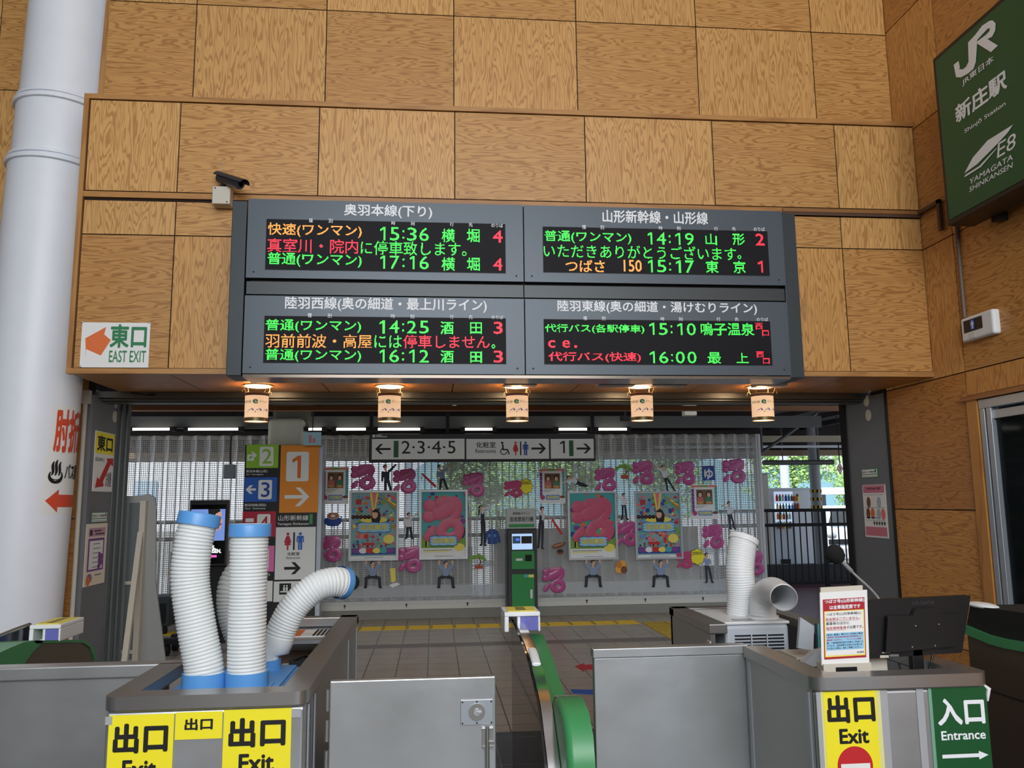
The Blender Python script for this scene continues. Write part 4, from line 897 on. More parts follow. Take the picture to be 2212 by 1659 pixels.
def f(b): poly(b, [(1516, 1008), (1542, 1007), (1545, 1037), (1518, 1039)], .002, DBLUE); q = SP.rect(1521, 1012, 1540, 1036); b.text(SP, 'ゆ', *q, .003, PAPER, .03); limb(b, [(1514, 1008), (1544, 1006)], 1.4, 1.4, .003, BROWN)
sticker('bath_cloth_sticker', 'cut-out sticker of a blue bath cloth marked with white hiragana', 'sticker', f)
def f(b):
    poly(b, [(1192, 1180), (1198, 1175), (1210, 1172), (1221, 1171), (1222, 1175), (1214, 1182), (1202, 1185), (1194, 1184)], .002, BROWN); limb(b, [(1198, 1180), (1206, 1177), (1216, 1174)], 3, 2, .003, mat('pastry', (206, 150, 84), .5))
    a = SP.px(1210, 1192); b.disc(SP, *a, .05, .04, .002, BROWN, 16); b.disc(SP, a[0], a[1] + .012, .044, .022, .003, HAIR, 16)
sticker('pastry_sticker', 'cut-out sticker of a brown pastry over a small bowl near the kiosk', 'sticker', f)
def f(b):
    for dx, dy, r, m in ((0, 0, 13, mat('fried', (206, 124, 40), .5)), (-6, 5, 7, mat('fried_light', (232, 168, 66), .5)), (6, 6, 7, BROWN), (3, -7, 7, mat('fried_light', (232, 168, 66), .5)), (-4, -4, 6, mat('fried', (206, 124, 40), .5))):
        a = SP.px(1342 + dx, 1225 + dy); b.disc(SP, *a, r * .0067, r * .0072, .006 - r * .0003, m, 12)
sticker('fried_food_sticker', 'cut-out sticker of golden fried food right of a squatting figure', 'sticker', f)

# posters
rp = random.Random(3)
def cloud(b, pl, q, c, m, n=6, k=.12):
    xc, yc, ra, rb = (q[0] + q[2]) / 2, (q[1] + q[3]) / 2, (q[2] - q[0]) / 2, (q[3] - q[1]) / 2
    b.flat(pl, [(xc + ra * (1 - k + k * abs(math.cos(n * g))) * max(-1, min(1, 1.35 * math.cos(g))), yc + rb * (1 - k + k * abs(math.cos(n * g))) * max(-1, min(1, 1.35 * math.sin(g)))) for g in [i * 2 * math.pi / 96 for i in range(96)]], c, m)
def title(b, pl, q, c):
    cloud(b, pl, q, c, DBLUE); e = .008; cloud(b, pl, (q[0] + e, q[1] + e, q[2] - e, q[3] - e), c + .0006, LBLUE)
    u, v = q[2] - q[0], q[3] - q[1]
    b.text(pl, '沼沼東京', q[0] + u * .1, q[1] + v * .25, q[2] - u * .1, q[3] - v * .22, c + .0012, INK, .055); b.text(pl, '沼沼東京', q[0] + u * .1, q[1] + v * .26, q[2] - u * .1, q[3] - v * .22, c + .0018, YEL2, .03)
PAL = [SKYB, TEAL, PURP, ORANGE, YEL2, RED, DBLUE, PINKP, LGREEN, mat('coral', (236, 120, 120), .5)]
def woman(b, pl, X, Y, k, c):
    """small printed half figure with long dark hair"""
    b.disc(pl, X + .012 * k, Y - .03 * k, .058 * k, .1 * k, c, HAIR, 20); b.disc(pl, X, Y, .036 * k, .048 * k, c + .0005, SKIN, 18); b.disc(pl, X + .008 * k, Y + .022 * k, .044 * k, .036 * k, c + .001, HAIR, 14, 0, math.pi)
def poster(i, q0, kind, label):
    pl = FY(YS - .012); a0, b0, a1, b1 = pl.rect(*q0); t = thing('framed_poster', ((a0 + a1) / 2, YS, b0), label, 'poster', 'silver framed posters on the screen')
    fr_ = .028; b = MB(); u, v = a1 - a0, b1 - b0
    b.slab(pl, a0, b0, a0 + fr_, b1, -.006, .02, SILVER); b.slab(pl, a1 - fr_, b0, a1, b1, -.006, .02, SILVER); b.slab(pl, a0 + fr_, b0, a1 - fr_, b0 + fr_, -.006, .02, SILVER); b.slab(pl, a0 + fr_, b1 - fr_, a1 - fr_, b1, -.006, .02, SILVER)
    b.build('frame', t, bevel=.006)
    a0 += fr_; a1 -= fr_; b0 += fr_; b1 -= fr_; u, v = a1 - a0, b1 - b0
    X = lambda s_: a0 + u * s_; Y = lambda s_: b0 + v * s_
    b = MB(); b.rect(pl, a0, b0, a1, b1, 0, PAPER); c = .0008
    if kind == 'art':
        b.rect(pl, a0, Y(.04), a1, b1, c, mat('poster_mix', (132, 172, 172), .5))
        for k in range(210):
            x, y, r = rp.uniform(.05, .95), rp.uniform(.1, .96), rp.uniform(.012, .055); c += .00001
            b.disc(pl, X(x), Y(y), u * r, u * r * rp.uniform(.5, 1.1), c + .0005, PAL[rp.randrange(10)], 12)
        for k in range(5): b.flat(pl, [(X(.6 + k * .06), Y(.98 - k * .03)), (X(.66 + k * .06), Y(.98 - k * .03)), (X(.98), Y(.7 + .04 * k)), (X(.98), Y(.67 + .04 * k))], .0042 + .0002 * k, (TEAL, LGREEN, ORANGE, YEL2, GREENG)[k])
        b.flat(pl, [(X(.4), b1), (X(.6), b1), (X(.52), Y(.72)), (X(.47), Y(.72))], .0052, YEL2); b.flat(pl, [(X(.45), b1), (X(.55), b1), (X(.505), Y(.76)), (X(.49), Y(.76))], .0056, mat('coral', (236, 120, 120), .5))
        for k in range(5): b.disc(pl, X(.05 + k * .085), Y(.63), u * .045, u * .045, .0054, INK, 16); b.disc(pl, X(.05 + k * .085), Y(.63), u * .014, u * .014, .0058, RED, 10)
        b.flat(pl, [(X(.1), Y(.9)), (X(.22), Y(.9)), (X(.22), Y(.82)), (X(.1), Y(.82))], .0054, RED)
        b.disc(pl, X(.5), Y(.585), u * .3, u * .07, .0054, YEL2, 24); woman(b, pl, X(.52), Y(.665), 1.15, .006)
        title(b, pl, (X(.12), Y(.39), X(.88), Y(.55)), .0075)
        b.rect(pl, X(.02), Y(.06), X(.98), Y(.16), .0054, DBLUE)
        for k in range(6): b.disc(pl, X(.12 + k * .15), Y(.12), u * .09, u * .06, .0058 + k * .0001, (PURP, PAPER, RED, YEL2, TEAL, PURP)[k], 18)
        b.disc(pl, X(.83), Y(.29), u * .12, u * .1, .0058, YEL2, 18); b.rect(pl, X(.81), Y(.2), X(.85), Y(.28), .0056, BROWN); b.rect(pl, X(.25), Y(.2), X(.52), Y(.24), .0058, RED)
        for k in range(9): b.rect(pl, X(.05 + k * .1), Y(.17), X(.09 + k * .1), Y(.2 + .03 * (k % 3)), .0056, (INK, BROWN, TEAL)[k % 3])
    else:
        b.rect(pl, a0, Y(.3), a1, b1, c, TEAL); b.rect(pl, a0, Y(.14), a1, Y(.3), c, LGREEN)
        for k in range(60):
            x, y, r = rp.uniform(.05, .95), rp.uniform(.32, .97), rp.uniform(.02, .07); c += .00002; b.disc(pl, X(x), Y(y), u * r, u * r * rp.uniform(.6, 1.1), c + .0005, PAL[rp.randrange(10)], 12)
        b.rect(pl, X(.04), Y(.08), X(.62), Y(.095), .003, YEL2); b.rect(pl, X(.04), Y(.105), X(.7), Y(.112), .003, INK); b.disc(pl, X(.86), Y(.15), u * .12, u * .085, .003, YEL2, 18)
        b.rect(pl, X(.1), Y(.16), X(.15), Y(.32), .003, YEL2); b.rect(pl, X(.09), Y(.16), X(.13), Y(.26), .0034, INK); woman(b, pl, X(.88), Y(.42), 1.0, .004)
    pp = b.build('print', t)
    b = MB(); b.rect(pl, X(.3), b0 + .012, X(.72), b0 + .018, .001, mat('caption_grey', (120, 120, 120), .6)); b.build('caption', t)
    if kind != 'art':
        b = MB(); x0, y0, x1, y1 = q0; w_, h_ = x1 - x0, y1 - y0; balloon(b, x0 + w_ * .09, y0 + h_ * .1, x1 - w_ * .1, y0 + h_ * .74, PINKP, .05, pl, -.012); b.build('balloon_letter', t, 60)
        b = MB(); title(b, pl, (X(.18), Y(.17), X(.82), Y(.33)), .026); b.build('title_plate', t)
poster(0, (754, 1060, 861, 1211), 'art', 'framed busy colourful poster nearest the platform number sign')
poster(1, (906, 1058, 1010, 1208), 'big', 'framed poster with a big pink balloon letter left of the kiosk')
poster(2, (1227, 1061, 1333, 1209), 'big', 'framed poster with a big pink balloon letter right of the kiosk')
poster(3, (1371, 1061, 1473, 1208), 'art', 'framed busy colourful poster farthest right on the screen')
def photo_poster(q0, label):
    pl = FY(YS - .003); a0, b0, a1, b1 = pl.rect(*q0); u, v = a1 - a0, b1 - b0; X = lambda s_: a0 + u * s_; Y = lambda s_: b0 + v * s_
    b = MB(); b.slab(pl, a0, b0, a1, b1, -.002, .0, PAPER); c = .0008
    for k in range(26):
        g = k / 26; x, y = (g * 4 % 1, .97) if k % 2 else ((.05 if k % 4 else .95), .2 + .75 * g); b.rect(pl, X(max(.02, x - .1)), Y(max(.16, y - .06)), X(min(.98, x + .1)), Y(min(.985, y + .05)), c + .00001 * k, (TEAL, mat('coral', (236, 120, 120), .5), PURP, LGREEN)[k % 4])
    b.rect(pl, X(.12), Y(.24), X(.88), Y(.93), .002, PAPER); b.rect(pl, X(.2), Y(.43), X(.8), Y(.86), .003, mat('warm_photo', (120, 84, 52), .5))
    for xx, sh in ((.34, mat('rose_print', (196, 110, 110), .6)), (.66, mat('jade_print', (70, 128, 96), .6))):
        b.flat(pl, [(X(xx - .13), Y(.5)), (X(xx + .13), Y(.5)), (X(xx + .1), Y(.65)), (X(xx - .1), Y(.65))], .0036, sh); b.disc(pl, X(xx), Y(.72), u * .1, u * .12, .004, HAIR, 18); b.disc(pl, X(xx), Y(.705), u * .065, u * .085, .0046, SKIN, 16); b.disc(pl, X(xx), Y(.48), u * .12, u * .05, .0052, mat('pastry', (206, 150, 84), .5), 16)
    title(b, pl, (X(.24), Y(.11), X(.78), Y(.25)), .006); b.disc(pl, X(.12), Y(.18), u * .09, u * .09, .004, PINKR, 14); b.disc(pl, X(.88), Y(.19), u * .1, u * .05, .004, BROWN, 14)
    for k in range(3): b.rect(pl, X(.16), Y(.39 - k * .03), X(.6 - .1 * k), Y(.4 - k * .03), .003, mat('caption_grey', (120, 120, 120), .6))
    b.build('photo_poster', label=label, cat='poster', group='photo posters on the screen')
photo_poster((696, 1009, 753, 1089), 'photo poster of two diners next to the platform number sign'); photo_poster((1165, 1012, 1221, 1088), 'photo poster of two diners above right of the kiosk'); photo_poster((1493, 1047, 1551, 1122), 'photo poster of two diners right of the fourth framed poster')

# ================================================================== KIOSK, ADVERT SCREEN, BOARD BACK
pl = FY(11.45); q = pl.rect(1096, 1140, 1161, 1330); x0, x1 = q[0], q[2]
t = thing('ticket_kiosk', ((x0 + x1) / 2, 11.6, 0), 'green and black reserved seat ticket kiosk standing before the screen', 'kiosk')
zt = pl.px(1128, 1142)[1]; zh = pl.px(1126, 1098)[1]
mb = MB(); mb.box(x0, 11.45, 0, x1, 11.82, zt, BLACK); mb.build('body', t, bevel=.01)
mb = MB(); mb.box(x0 - .005, 11.42, zt, x1 - .02, 11.7, zh, mat('header_grey', (176, 180, 176), .4)); hd = mb.build('header', t, bevel=.008)
p2 = FY(11.42); mb = MB(); mb.rect(p2, *p2.rect(1099, 1132, 1154, 1139), .002, GREENK); mb.text(p2, '新幹線eチケット', *p2.rect(1108, 1106, 1145, 1112), .002, INK, .01); mb.text(p2, '座席票発行機', *p2.rect(1101, 1116, 1152, 1127), .002, INK); mb.build('lettering', hd)
mb = MB(); mb.slab(pl, *pl.rect(1106, 1153, 1150, 1187), 0, .004, mat('kiosk_screen', (176, 206, 244), .2, emit=.75)); mb.rect(pl, *pl.rect(1107, 1158, 1124, 1174), .006, mat('kiosk_window', (30, 60, 80), .3, emit=.4)); mb.rect(pl, *pl.rect(1126, 1158, 1149, 1174), .006, INK); mb.rect(pl, *pl.rect(1114, 1163, 1122, 1168), .008, mat('kiosk_blue', (70, 110, 230), .3, emit=.8)); mb.build('touch_screen', t)
mb = MB(); mb.slab(pl, *pl.rect(1105, 1190, 1154, 1229), 0, .03, GREENK); pn = mb.build('service_panel', t, bevel=.004)
mb = MB(); mb.slab(pl, *pl.rect(1114, 1206, 1128, 1211), .03, .034, SILVER); mb.slab(pl, *pl.rect(1134, 1198, 1148, 1212), .03, .034, BLACKM); mb.build('slot', pn)
mb = MB(); mb.slab(pl, *pl.rect(1106, 1240, 1154, 1326), 0, .012, GREENK); pn = mb.build('cabinet_door', t, bevel=.003)
mb = MB(); mb.slab(pl, *pl.rect(1145, 1273, 1150, 1292), .012, .03, SILVER); mb.build('handle', pn); mb = MB(); mb.rect(pl, *pl.rect(1132, 1241, 1142, 1247), .014, TEAL); mb.rect(pl, *pl.rect(1142, 1241, 1153, 1247), .014, YEL2); mb.build('label_strip', pn)
# advert screen on stand
pl = FY(9.6); q = pl.rect(407, 1080, 490, 1223)
t = thing('advert_screen', ((q[0] + q[2]) / 2, 9.6, 0), 'tall black digital advert screen on a wheeled stand behind the ducts', 'screen')
mb = MB(); mb.box(q[0], 9.6, q[1], q[2], 9.68, q[3], BLACK); mb.build('bezel', t, bevel=.006)
mb = MB(); d = pl.rect(412, 1100, 486, 1168); mb.rect(pl, *pl.rect(411, 1090, 487, 1218), .002, mat('screen_black', (8, 8, 10), .15, emit=.1)); mb.rect(pl, *d, .003, mat('advert_blue', (112, 140, 206), .3, emit=.7))
fa = pl.px(470, 1130); SK = mat('advert_skin', (206, 160, 146), .4, emit=.55); mb.flat(pl, [pl.px(*p) for p in ((456, 1102), (472, 1099), (479, 1106), (479, 1118), (482, 1126), (478, 1130), (479, 1137), (476, 1143), (468, 1146), (452, 1148))], .004, SK); mb.flat(pl, [pl.px(*p) for p in ((450, 1100), (474, 1099), (477, 1104), (466, 1110), (462, 1122), (452, 1130))], .005, HAIR); mb.flat(pl, [pl.px(*p) for p in ((474, 1131), (479, 1130), (478, 1135), (473, 1135))], .005, mat('advert_lip', (176, 60, 70), .4, emit=.4))
WE = mat('screen_white', (245, 245, 245), .4, emit=.9)
mb.text(pl, 'S.', *pl.rect(457, 1178, 466, 1186), .004, WE, .04); mb.text(pl, 'SHINKANSEN.', *pl.rect(420, 1186, 478, 1195), .004, WE, .04); mb.rect(pl, *pl.rect(456, 1199, 468, 1204), .004, mat('screen_pink', (240, 90, 190), .4, emit=.8)); mb.build('display', t)
mb = MB(); mb.box(-2.62, 9.66, .22, -2.32, 9.74, q[1], BLACKM); mb.build('pole', t)
mb = MB(); mb.box(-2.9, 9.45, .12, -2.1, 9.55, .18, BLACKM); mb.box(-2.9, 9.75, .12, -2.1, 9.85, .18, BLACKM); mb.box(-2.62, 9.45, .13, -2.32, 9.85, .22, BLACKM); mb.build('base', t)
for x in (-2.86, -2.14):
    for y in (9.5, 9.8): mb = MB(); mb.cyl((x - .025, y, .06), (x + .025, y, .06), .06, BLACKM, 14); mb.build('caster', t, 40)
# cooler box on casters
q = FY(11.0).rect(331, 1290, 366, 1352); t = thing('air_cooler', ((q[0] + q[2]) / 2, 11.2, 0), 'dark grey box cooler on casters left of the advert screen', 'cooler')
mb = MB(); mb.box(q[0] - .25, 11.0, .09, q[2], 11.4, q[3], mat('charcoal', (52, 56, 60), .5)); mb.build('body', t, bevel=.03)
mb = MB(); mb.box(q[0] - .2, 10.99, .14, q[2] - .05, 11.0, q[3] - .08, BLACK); mb.build('front_panel', t)
for x in (q[0] - .2, q[2] - .06): mb = MB(); mb.cyl((x - .02, 11.05, .045), (x + .02, 11.05, .045), .045, BLACKM, 12); mb.build('caster', t, 40)
# back of a standing board
pl = FY(7.9); P_ = [pl.px(*p) for p in ((270, 1072), (322, 1068), (334, 1074), (337, 1090), (336, 1262), (356, 1445), (250, 1445))]
t = thing('standing_board', (-2.6, 7.9, 0), 'back of a grey standing board on wooden legs behind the left steel partition', 'board')
z0 = 0; BB = mat('board_back', (150, 152, 150), .5); BD = mat('board_inner', (96, 102, 102), .6); WD = mat('pale_timber', (196, 188, 172), .6)
mb = MB(); top = [p for p in P_ if p[1] > .6]; mb.prism(pl, top[:5] + [(P_[5][0] + .04, z0), (P_[0][0] - .02, z0)], -.03, 0, BB); mb.build('panel', t, bevel=.004)
q = pl.rect(272, 1086, 308, 1420); mb = MB(); mb.slab(pl, q[0], .25, q[2], q[3], 0, .012, BD); mb.build('inner_panel', t)
for pts in (((316, 1082), (316, 1445)), ):
    a = pl.px(*pts[0]); mb = MB(); mb.box(a[0] - .03, 7.83, 0, a[0] + .02, 7.9, a[1], WD); mb.build('upright', t)
a, b_ = pl.px(310, 1150), FY(7.3).px(262, 1435); mb = MB(); A, B = Vector((a[0], 7.83, a[1])), Vector((b_[0] + .02, 7.25, .0)); mb.ring([A, B], .032, WD, 4); mb.build('strut', t)
for z in (.9, .3): mb = MB(); mb.slab(pl, q[0], z, q[2], z + .03, .012, .03, WD); mb.build('crossbar', t)

# ================================================================== DEPARTURE BOARD
YB = 5.5; pl = FY(YB)
def B2(x, y): return 480 + x / 3.3515, 420 + y / 3.3515
def B3(x, y): return 1120 + x / 3.3515, 420 + y / 3.3515
XL, XM, XR = pl.px(530, 620)[0], pl.px(1132.5, 620)[0], pl.px(1698, 620)[0]
ZT, ZG1, ZG0, ZB = 3.668, 3.105, 2.993, 2.455
t = thing('departure_board', ((XL + XR) / 2, 5.75, 2.45), 'large grey train departure board with four lit displays above the gates', 'departure board')
mb = MB(); mb.prism(FXL(XL + .02), [(YB + .05, ZB + .01), (5.76, ZB + .01), (5.975, 2.62), (5.975, ZT - .01), (YB + .05, ZT - .01)], 0, XR - XL - .04, BLACKM); mb.box(XL, YB + .012, 2.435, XR, 5.77, 2.455, mat('board_underside', (96, 88, 80), .22, metal=.9)); mb.build('cabinet', t)
for a, b_ in ((XL - .115, XL - .018), (XR + .012, XR + .115)):
    mb = MB(); mb.prism(FXL(a), [(YB + .04, 2.45), (5.80, 2.45), (5.975, 2.6), (5.975, 3.662), (YB + .04, 3.662)], 0, b_ - a, BOARDD); mb.build('side_panel', t, bevel=.004)
for a, b_ in ((XL, XM - .004), (XM + .004, XR)):
    mb = MB(); mb.slab(FY(YB + .03), a, ZG0 + .012, b_, ZG1 - .012, -.02, 0, BOARDS); mb.build('middle_strip', t, bevel=.002)
HEAD = ['種', '別', '時', '刻', '行', '先', 'のりば']
G, Rd, O = LEDG, LEDR, LEDO
PAN = [
 (B2, XL, XM - .004, ZG1, ZT, ('奥羽本線(下り)', 882, 75, 1520, 172), [(628, 173, 656, 203), (770, 176, 800, 206), (1225, 192, 1253, 222), (1365, 195, 1393, 225), (1648, 202, 1676, 231), (1785, 205, 1813, 235), (1948, 210, 2033, 239)], (316, 197, 2050, 558),
  [('快速(ワンマン)', 330, 212, 1010, 312, O), ('15:36', 1145, 240, 1495, 335, G), ('横', 1588, 250, 1685, 347, G), ('堀', 1772, 250, 1865, 347, G), ('4', 1960, 260, 2028, 347, Rd), ('真室川・院内', 328, 322, 985, 424, Rd), ('に停車致します。', 1003, 342, 1768, 442, G), ('普通(ワンマン)', 328, 424, 1010, 525, G), ('17:16', 1145, 445, 1495, 540, G), ('横', 1588, 455, 1685, 552, G), ('堀', 1772, 458, 1865, 552, G), ('4', 1962, 463, 2028, 550, Rd)]),
 (B2, XL, XM - .004, ZB, ZG0, ('陸羽西線(奥の細道・最上川ライン)', 455, 748, 1915, 850), [(618, 860, 648, 890), (763, 863, 793, 893), (1222, 867, 1250, 896), (1362, 869, 1390, 898), (1648, 872, 1676, 901), (1785, 873, 1813, 903), (1950, 876, 2035, 903)], (302, 889, 2054, 1224),
  [('普通(ワンマン)', 315, 905, 1005, 1000, G), ('14:25', 1140, 915, 1495, 1006, G), ('酒', 1580, 920, 1675, 1012, G), ('田', 1795, 928, 1880, 1010, G), ('3', 1965, 922, 2030, 1010, Rd), ('羽前前波・高屋', 312, 1012, 1085, 1111, O), ('には', 1102, 1020, 1300, 1111, G), ('停車しません', 1312, 1018, 1935, 1115, Rd), ('。', 1950, 1086, 1976, 1115, G), ('普通(ワンマン)', 312, 1118, 1005, 1214, G), ('16:12', 1140, 1125, 1495, 1215, G), ('酒', 1580, 1128, 1675, 1220, G), ('田', 1795, 1138, 1880, 1218, G), ('3', 1965, 1130, 2032, 1218, Rd)]),
 (B3, XM + .004, XR, ZG1, ZT, ('山形新幹線・山形線', 608, 118, 1370, 212), [(460, 222, 488, 251), (592, 224, 620, 253), (1015, 230, 1042, 258), (1146, 232, 1173, 260), (1415, 235, 1443, 263), (1545, 236, 1573, 265), (1702, 238, 1783, 266)], (178, 251, 1808, 577),
  [('普通(ワンマン)', 188, 265, 815, 356, G), ('14:19', 935, 278, 1268, 365, G), ('山', 1352, 285, 1435, 366, G), ('形', 1550, 283, 1637, 367, G), ('2', 1715, 285, 1778, 370, Rd), ('いただきありがとうございます', 182, 370, 1575, 465, G), ('。', 1585, 440, 1612, 468, G), ('つばさ', 340, 475, 625, 562, O), ('150', 762, 475, 892, 560, O), ('15:17', 938, 478, 1270, 565, G), ('東', 1355, 482, 1447, 568, G), ('京', 1555, 482, 1643, 570, G), ('1', 1735, 482, 1768, 566, Rd)]),
 (B3, XM + .004, XR, ZB, ZG0, ('陸羽東線(奥の細道・湯けむりライン)', 282, 775, 1725, 866), [(468, 882, 496, 910), (602, 883, 630, 911), (1028, 888, 1056, 915), (1160, 889, 1188, 917), (1433, 890, 1461, 918), (1565, 890, 1593, 918), (1723, 892, 1807, 917)], (185, 912, 1828, 1234),
  [('代行バス(各駅停車)', 192, 940, 910, 1008, G), ('15:10', 948, 932, 1282, 1018, G), ('鳴子温泉', 1318, 930, 1705, 1022, G), ('西', 1715, 932, 1768, 978, Rd), ('口', 1765, 985, 1812, 1026, Rd), ('c', 215, 1055, 265, 1110, Rd), ('e', 318, 1055, 372, 1110, Rd), ('.', 403, 1092, 424, 1110, Rd), ('代行バス(快速)', 218, 1142, 885, 1216, Rd), ('16:00', 952, 1138, 1287, 1222, G), ('最', 1370, 1142, 1465, 1225, G), ('上', 1578, 1148, 1663, 1220, G), ('西', 1722, 1135, 1775, 1182, Rd), ('口', 1770, 1187, 1818, 1228, Rd)])]
for C, a, b_, z0, z1, ti, hd, scr, rows in PAN:
    mb = MB(); mb.slab(pl, a, z0 + .005, b_, z1 - .005, -.03, 0, BOARD)
    for x in (a + .05, b_ - .05): mb.disc(pl, x, z0 + .045, .006, .006, .001, BLACKM, 10)
    pn = mb.build('display_panel', t, bevel=.003)
    mb = MB(); mb.text(pl, ti[0], *cr(pl, C, *ti[1:]), .0015, LETTER, .018); mb.build('line_title', pn)
    for s_, q in zip(HEAD, hd): mb = MB(); mb.text(pl, s_, *cr(pl, C, *q), .0015, LETTER, .008); mb.build('column_heading', pn)
    q = cr(pl, C, *scr); mb = MB(); e = .002
    for r in ((q[0] - e, q[1] - e, q[0], q[3] + e), (q[2], q[1] - e, q[2] + e, q[3] + e), (q[0], q[1] - e, q[2], q[1]), (q[0], q[3], q[2], q[3] + e)): mb.slab(pl, *r, 0, .002, BOARDD)
    mb.rect(pl, *q, .001, SCREEN)
    for s_, x0, y0, x1, y1, m in rows: mb.dots(pl, s_, *cr(pl, C, x0, y0, x1, y1), .0018, m, .0040, 0 if len(s_) > 1 and abs((y0 + y1) / 2 - (scr[1] + scr[3]) / 2) < 30 else .010)
    mb.build('led_matrix', pn)

# ================================================================== STATION NAME SIGN ON THE RIGHT WALL
pl = FXR(3.6); ya, yb = 5.26, 3.6; z0, z1 = 3.49, 4.75
t = thing('station_sign', (3.72, 4.4, 3.49), 'large green station name sign with white lettering on the right wall', 'sign')
mb = MB(); mb.box(3.6, yb, z0, 3.80, ya, z1, SIGNFR); mb.build('frame', t, bevel=.006)
mb = MB(); mb.slab(pl, -ya + .035, z0 + .035, -yb - .035, z1 - .035, 0, .004, mat('station_green', (14, 86, 56), .38)); fc = mb.build('face_panel', t)
for y in (5.05, 4.1): mb = MB(); mb.box(3.8, y - .03, z0 - .03, 3.88, y + .03, z0 + .03, SIGNFR); mb.build('bracket', t)
def J(x, y): return 1700 + x / 2.963, y / 2.963
def jr(x0, y0, x1, y1):
    """quad on the sign given left and right edges: bounding rectangle in the sign plane"""
    A, B = pl.px(*J(x0, y0)), pl.px(*J(x1, y1)); return A, B
def word(mb, s_, bl, br, tl, bold=.012, shear=0.):
    """text between baseline ends bl, br with cap height from tl"""
    A, B, T_ = pl.px(*J(*bl)), pl.px(*J(*br)), pl.px(*J(*tl)); b0 = (A[1] + B[1]) / 2; n0 = len(mb.v)
    mb.text(pl, s_, A[0], b0, B[0], b0 + (T_[1] - A[1]), .006, LETTER, bold)
    if shear:
        for k in range(n0, len(mb.v)): v = mb.v[k]; v.y -= shear * (v.z - b0)
mb = MB()
JC = [.006]
def P(pts, c=0): JC[0] += .00025; mb.flat(pl, [pl.px(*J(*p)) for p in pts], JC[0], LETTER)
# the two-letter emblem
P([(1072, 415), (1104, 390), (1112, 432), (1106, 442), (1088, 495)]); P([(1088, 495), (1106, 442), (1130, 445), (1152, 428), (1168, 395), (1215, 395), (1200, 440), (1165, 470), (1120, 495)]); P([(1168, 395), (1165, 272), (1212, 222), (1224, 260), (1215, 395)])
P([(1212, 222), (1255, 165), (1300, 135), (1322, 130), (1330, 150), (1285, 190), (1218, 262)])
P([(1322, 130), (1342, 150), (1340, 195), (1320, 235), (1290, 250), (1282, 222), (1302, 200), (1305, 180), (1290, 185), (1285, 190)])
P([(1225, 265), (1282, 222), (1290, 250), (1357, 292), (1312, 334), (1225, 280)])
word(mb, 'JR東日本', (1128, 552), (1330, 405), (1128, 502)); word(mb, '新庄駅', (1088, 792), (1418, 568), (1088, 670), .03); word(mb, 'Shinjō Station', (1143, 862), (1406, 680), (1143, 826), .012)
P([(1142, 1110), (1195, 1010), (1290, 900), (1455, 797), (1420, 850), (1330, 945), (1225, 1050)], .006); P([(1140, 1136), (1150, 1118), (1240, 1062), (1340, 955), (1355, 945), (1250, 1068), (1165, 1122)], .006)
word(mb, 'E8', (1350, 1020), (1466, 940), (1350, 925), .0, .25); word(mb, 'YAMAGATA', (1172, 1185), (1450, 1020), (1172, 1150), .008, .25); word(mb, 'SHINKANSEN', (1172, 1232), (1448, 1072), (1172, 1200), .008, .25)
mb.build('lettering', fc)
# white sensor unit
pl = FXR(3.83); t = thing('indicator_unit', (3.85, 5.37, 2.70), 'white wall unit with a small walking figure display on the right wall', 'wall unit')
mb = MB(); mb.box(3.83, 5.20, 2.712, 3.892, 5.55, 2.888, HOSEW); mb.build('housing', t, bevel=.018, seg=3)
mb = MB(); a, b_ = -5.51, 2.76; mb.slab(pl, a, 2.775, a + .2, 2.862, 0, .003, BLACK); mb.rect(pl, a + .075, 2.785, a + .125, 2.855, .005, SIGNB); man(mb, pl, a + .085, 2.79, a + .115, 2.85, .006, LETTER); mb.build('display', t)
mb = MB()
for k in range(7): mb.slab(pl, a + .055 + k * .009, 2.725, a + .059 + k * .009, 2.765, 0, .002, CREAM)
mb.build('speaker_slots', t)
CAMB = mat('camera_body', (44, 48, 56), .4)
# security camera
t = thing('security_camera', (-1.48, 5.75, 3.68), 'black bullet security camera on a cream junction box at the board corner', 'camera')
mb = MB(); q = FY(5.88).rect(458, 402, 497, 440); mb.box(q[0], 5.88, q[1], q[2], 5.985, q[3], CREAM); jb = mb.build('mount_box', t, bevel=.006)
mb = MB()
for x, z in ((q[0] + .02, q[3] - .015), (q[2] - .02, q[1] + .015)): mb.cyl((x, 5.876, z), (x, 5.882, z), .005, BEAMD, 8)
mb.build('screw', jb)
A, B = FY(5.92)(*FY(5.92).px(475, 384)), FY(5.78)(*FY(5.78).px(519, 398)); d = (B - A).normalized()
mb = MB(); mb.cyl(A, B, .036, CAMB, 24); mb.build('body', t, 40)
mb = MB(); mb.cyl(B, B + d * .006, .031, mat('lens_ring', (60, 62, 66), .3), 24); mb.cyl(B + d * .006, B + d * .009, .018, mat('lens', (8, 8, 12), .05), 20); mb.build('lens', t, 40)
mb = MB(); up = Vector((0, 0, 1)); up = (up - d * up.dot(d)).normalized(); sd = d.cross(up); L = [A - d * .03, B + d * .05]; ang = [math.radians(k * 15 - 75) for k in range(11)]
for r in (.041, .045): mb.v += [p + up * (r * math.cos(g)) + sd * (r * math.sin(g)) for p in L for g in ang]
mi_ = mb.mi(CAMB)
for k in range(10):
    mb.f += [(k, k + 1, 12 + k, 11 + k), (22 + k + 1, 22 + k, 33 + k, 34 + k)]; mb.m += [mi_, mi_]
mb.build('sun_hood', t, 40)
mb = MB(); mb.ring([((q[0] + q[2]) / 2, 5.93, q[3]), A + (B - A) * .2], .018, CAMB, 12); mb.build('arm', t, 40)
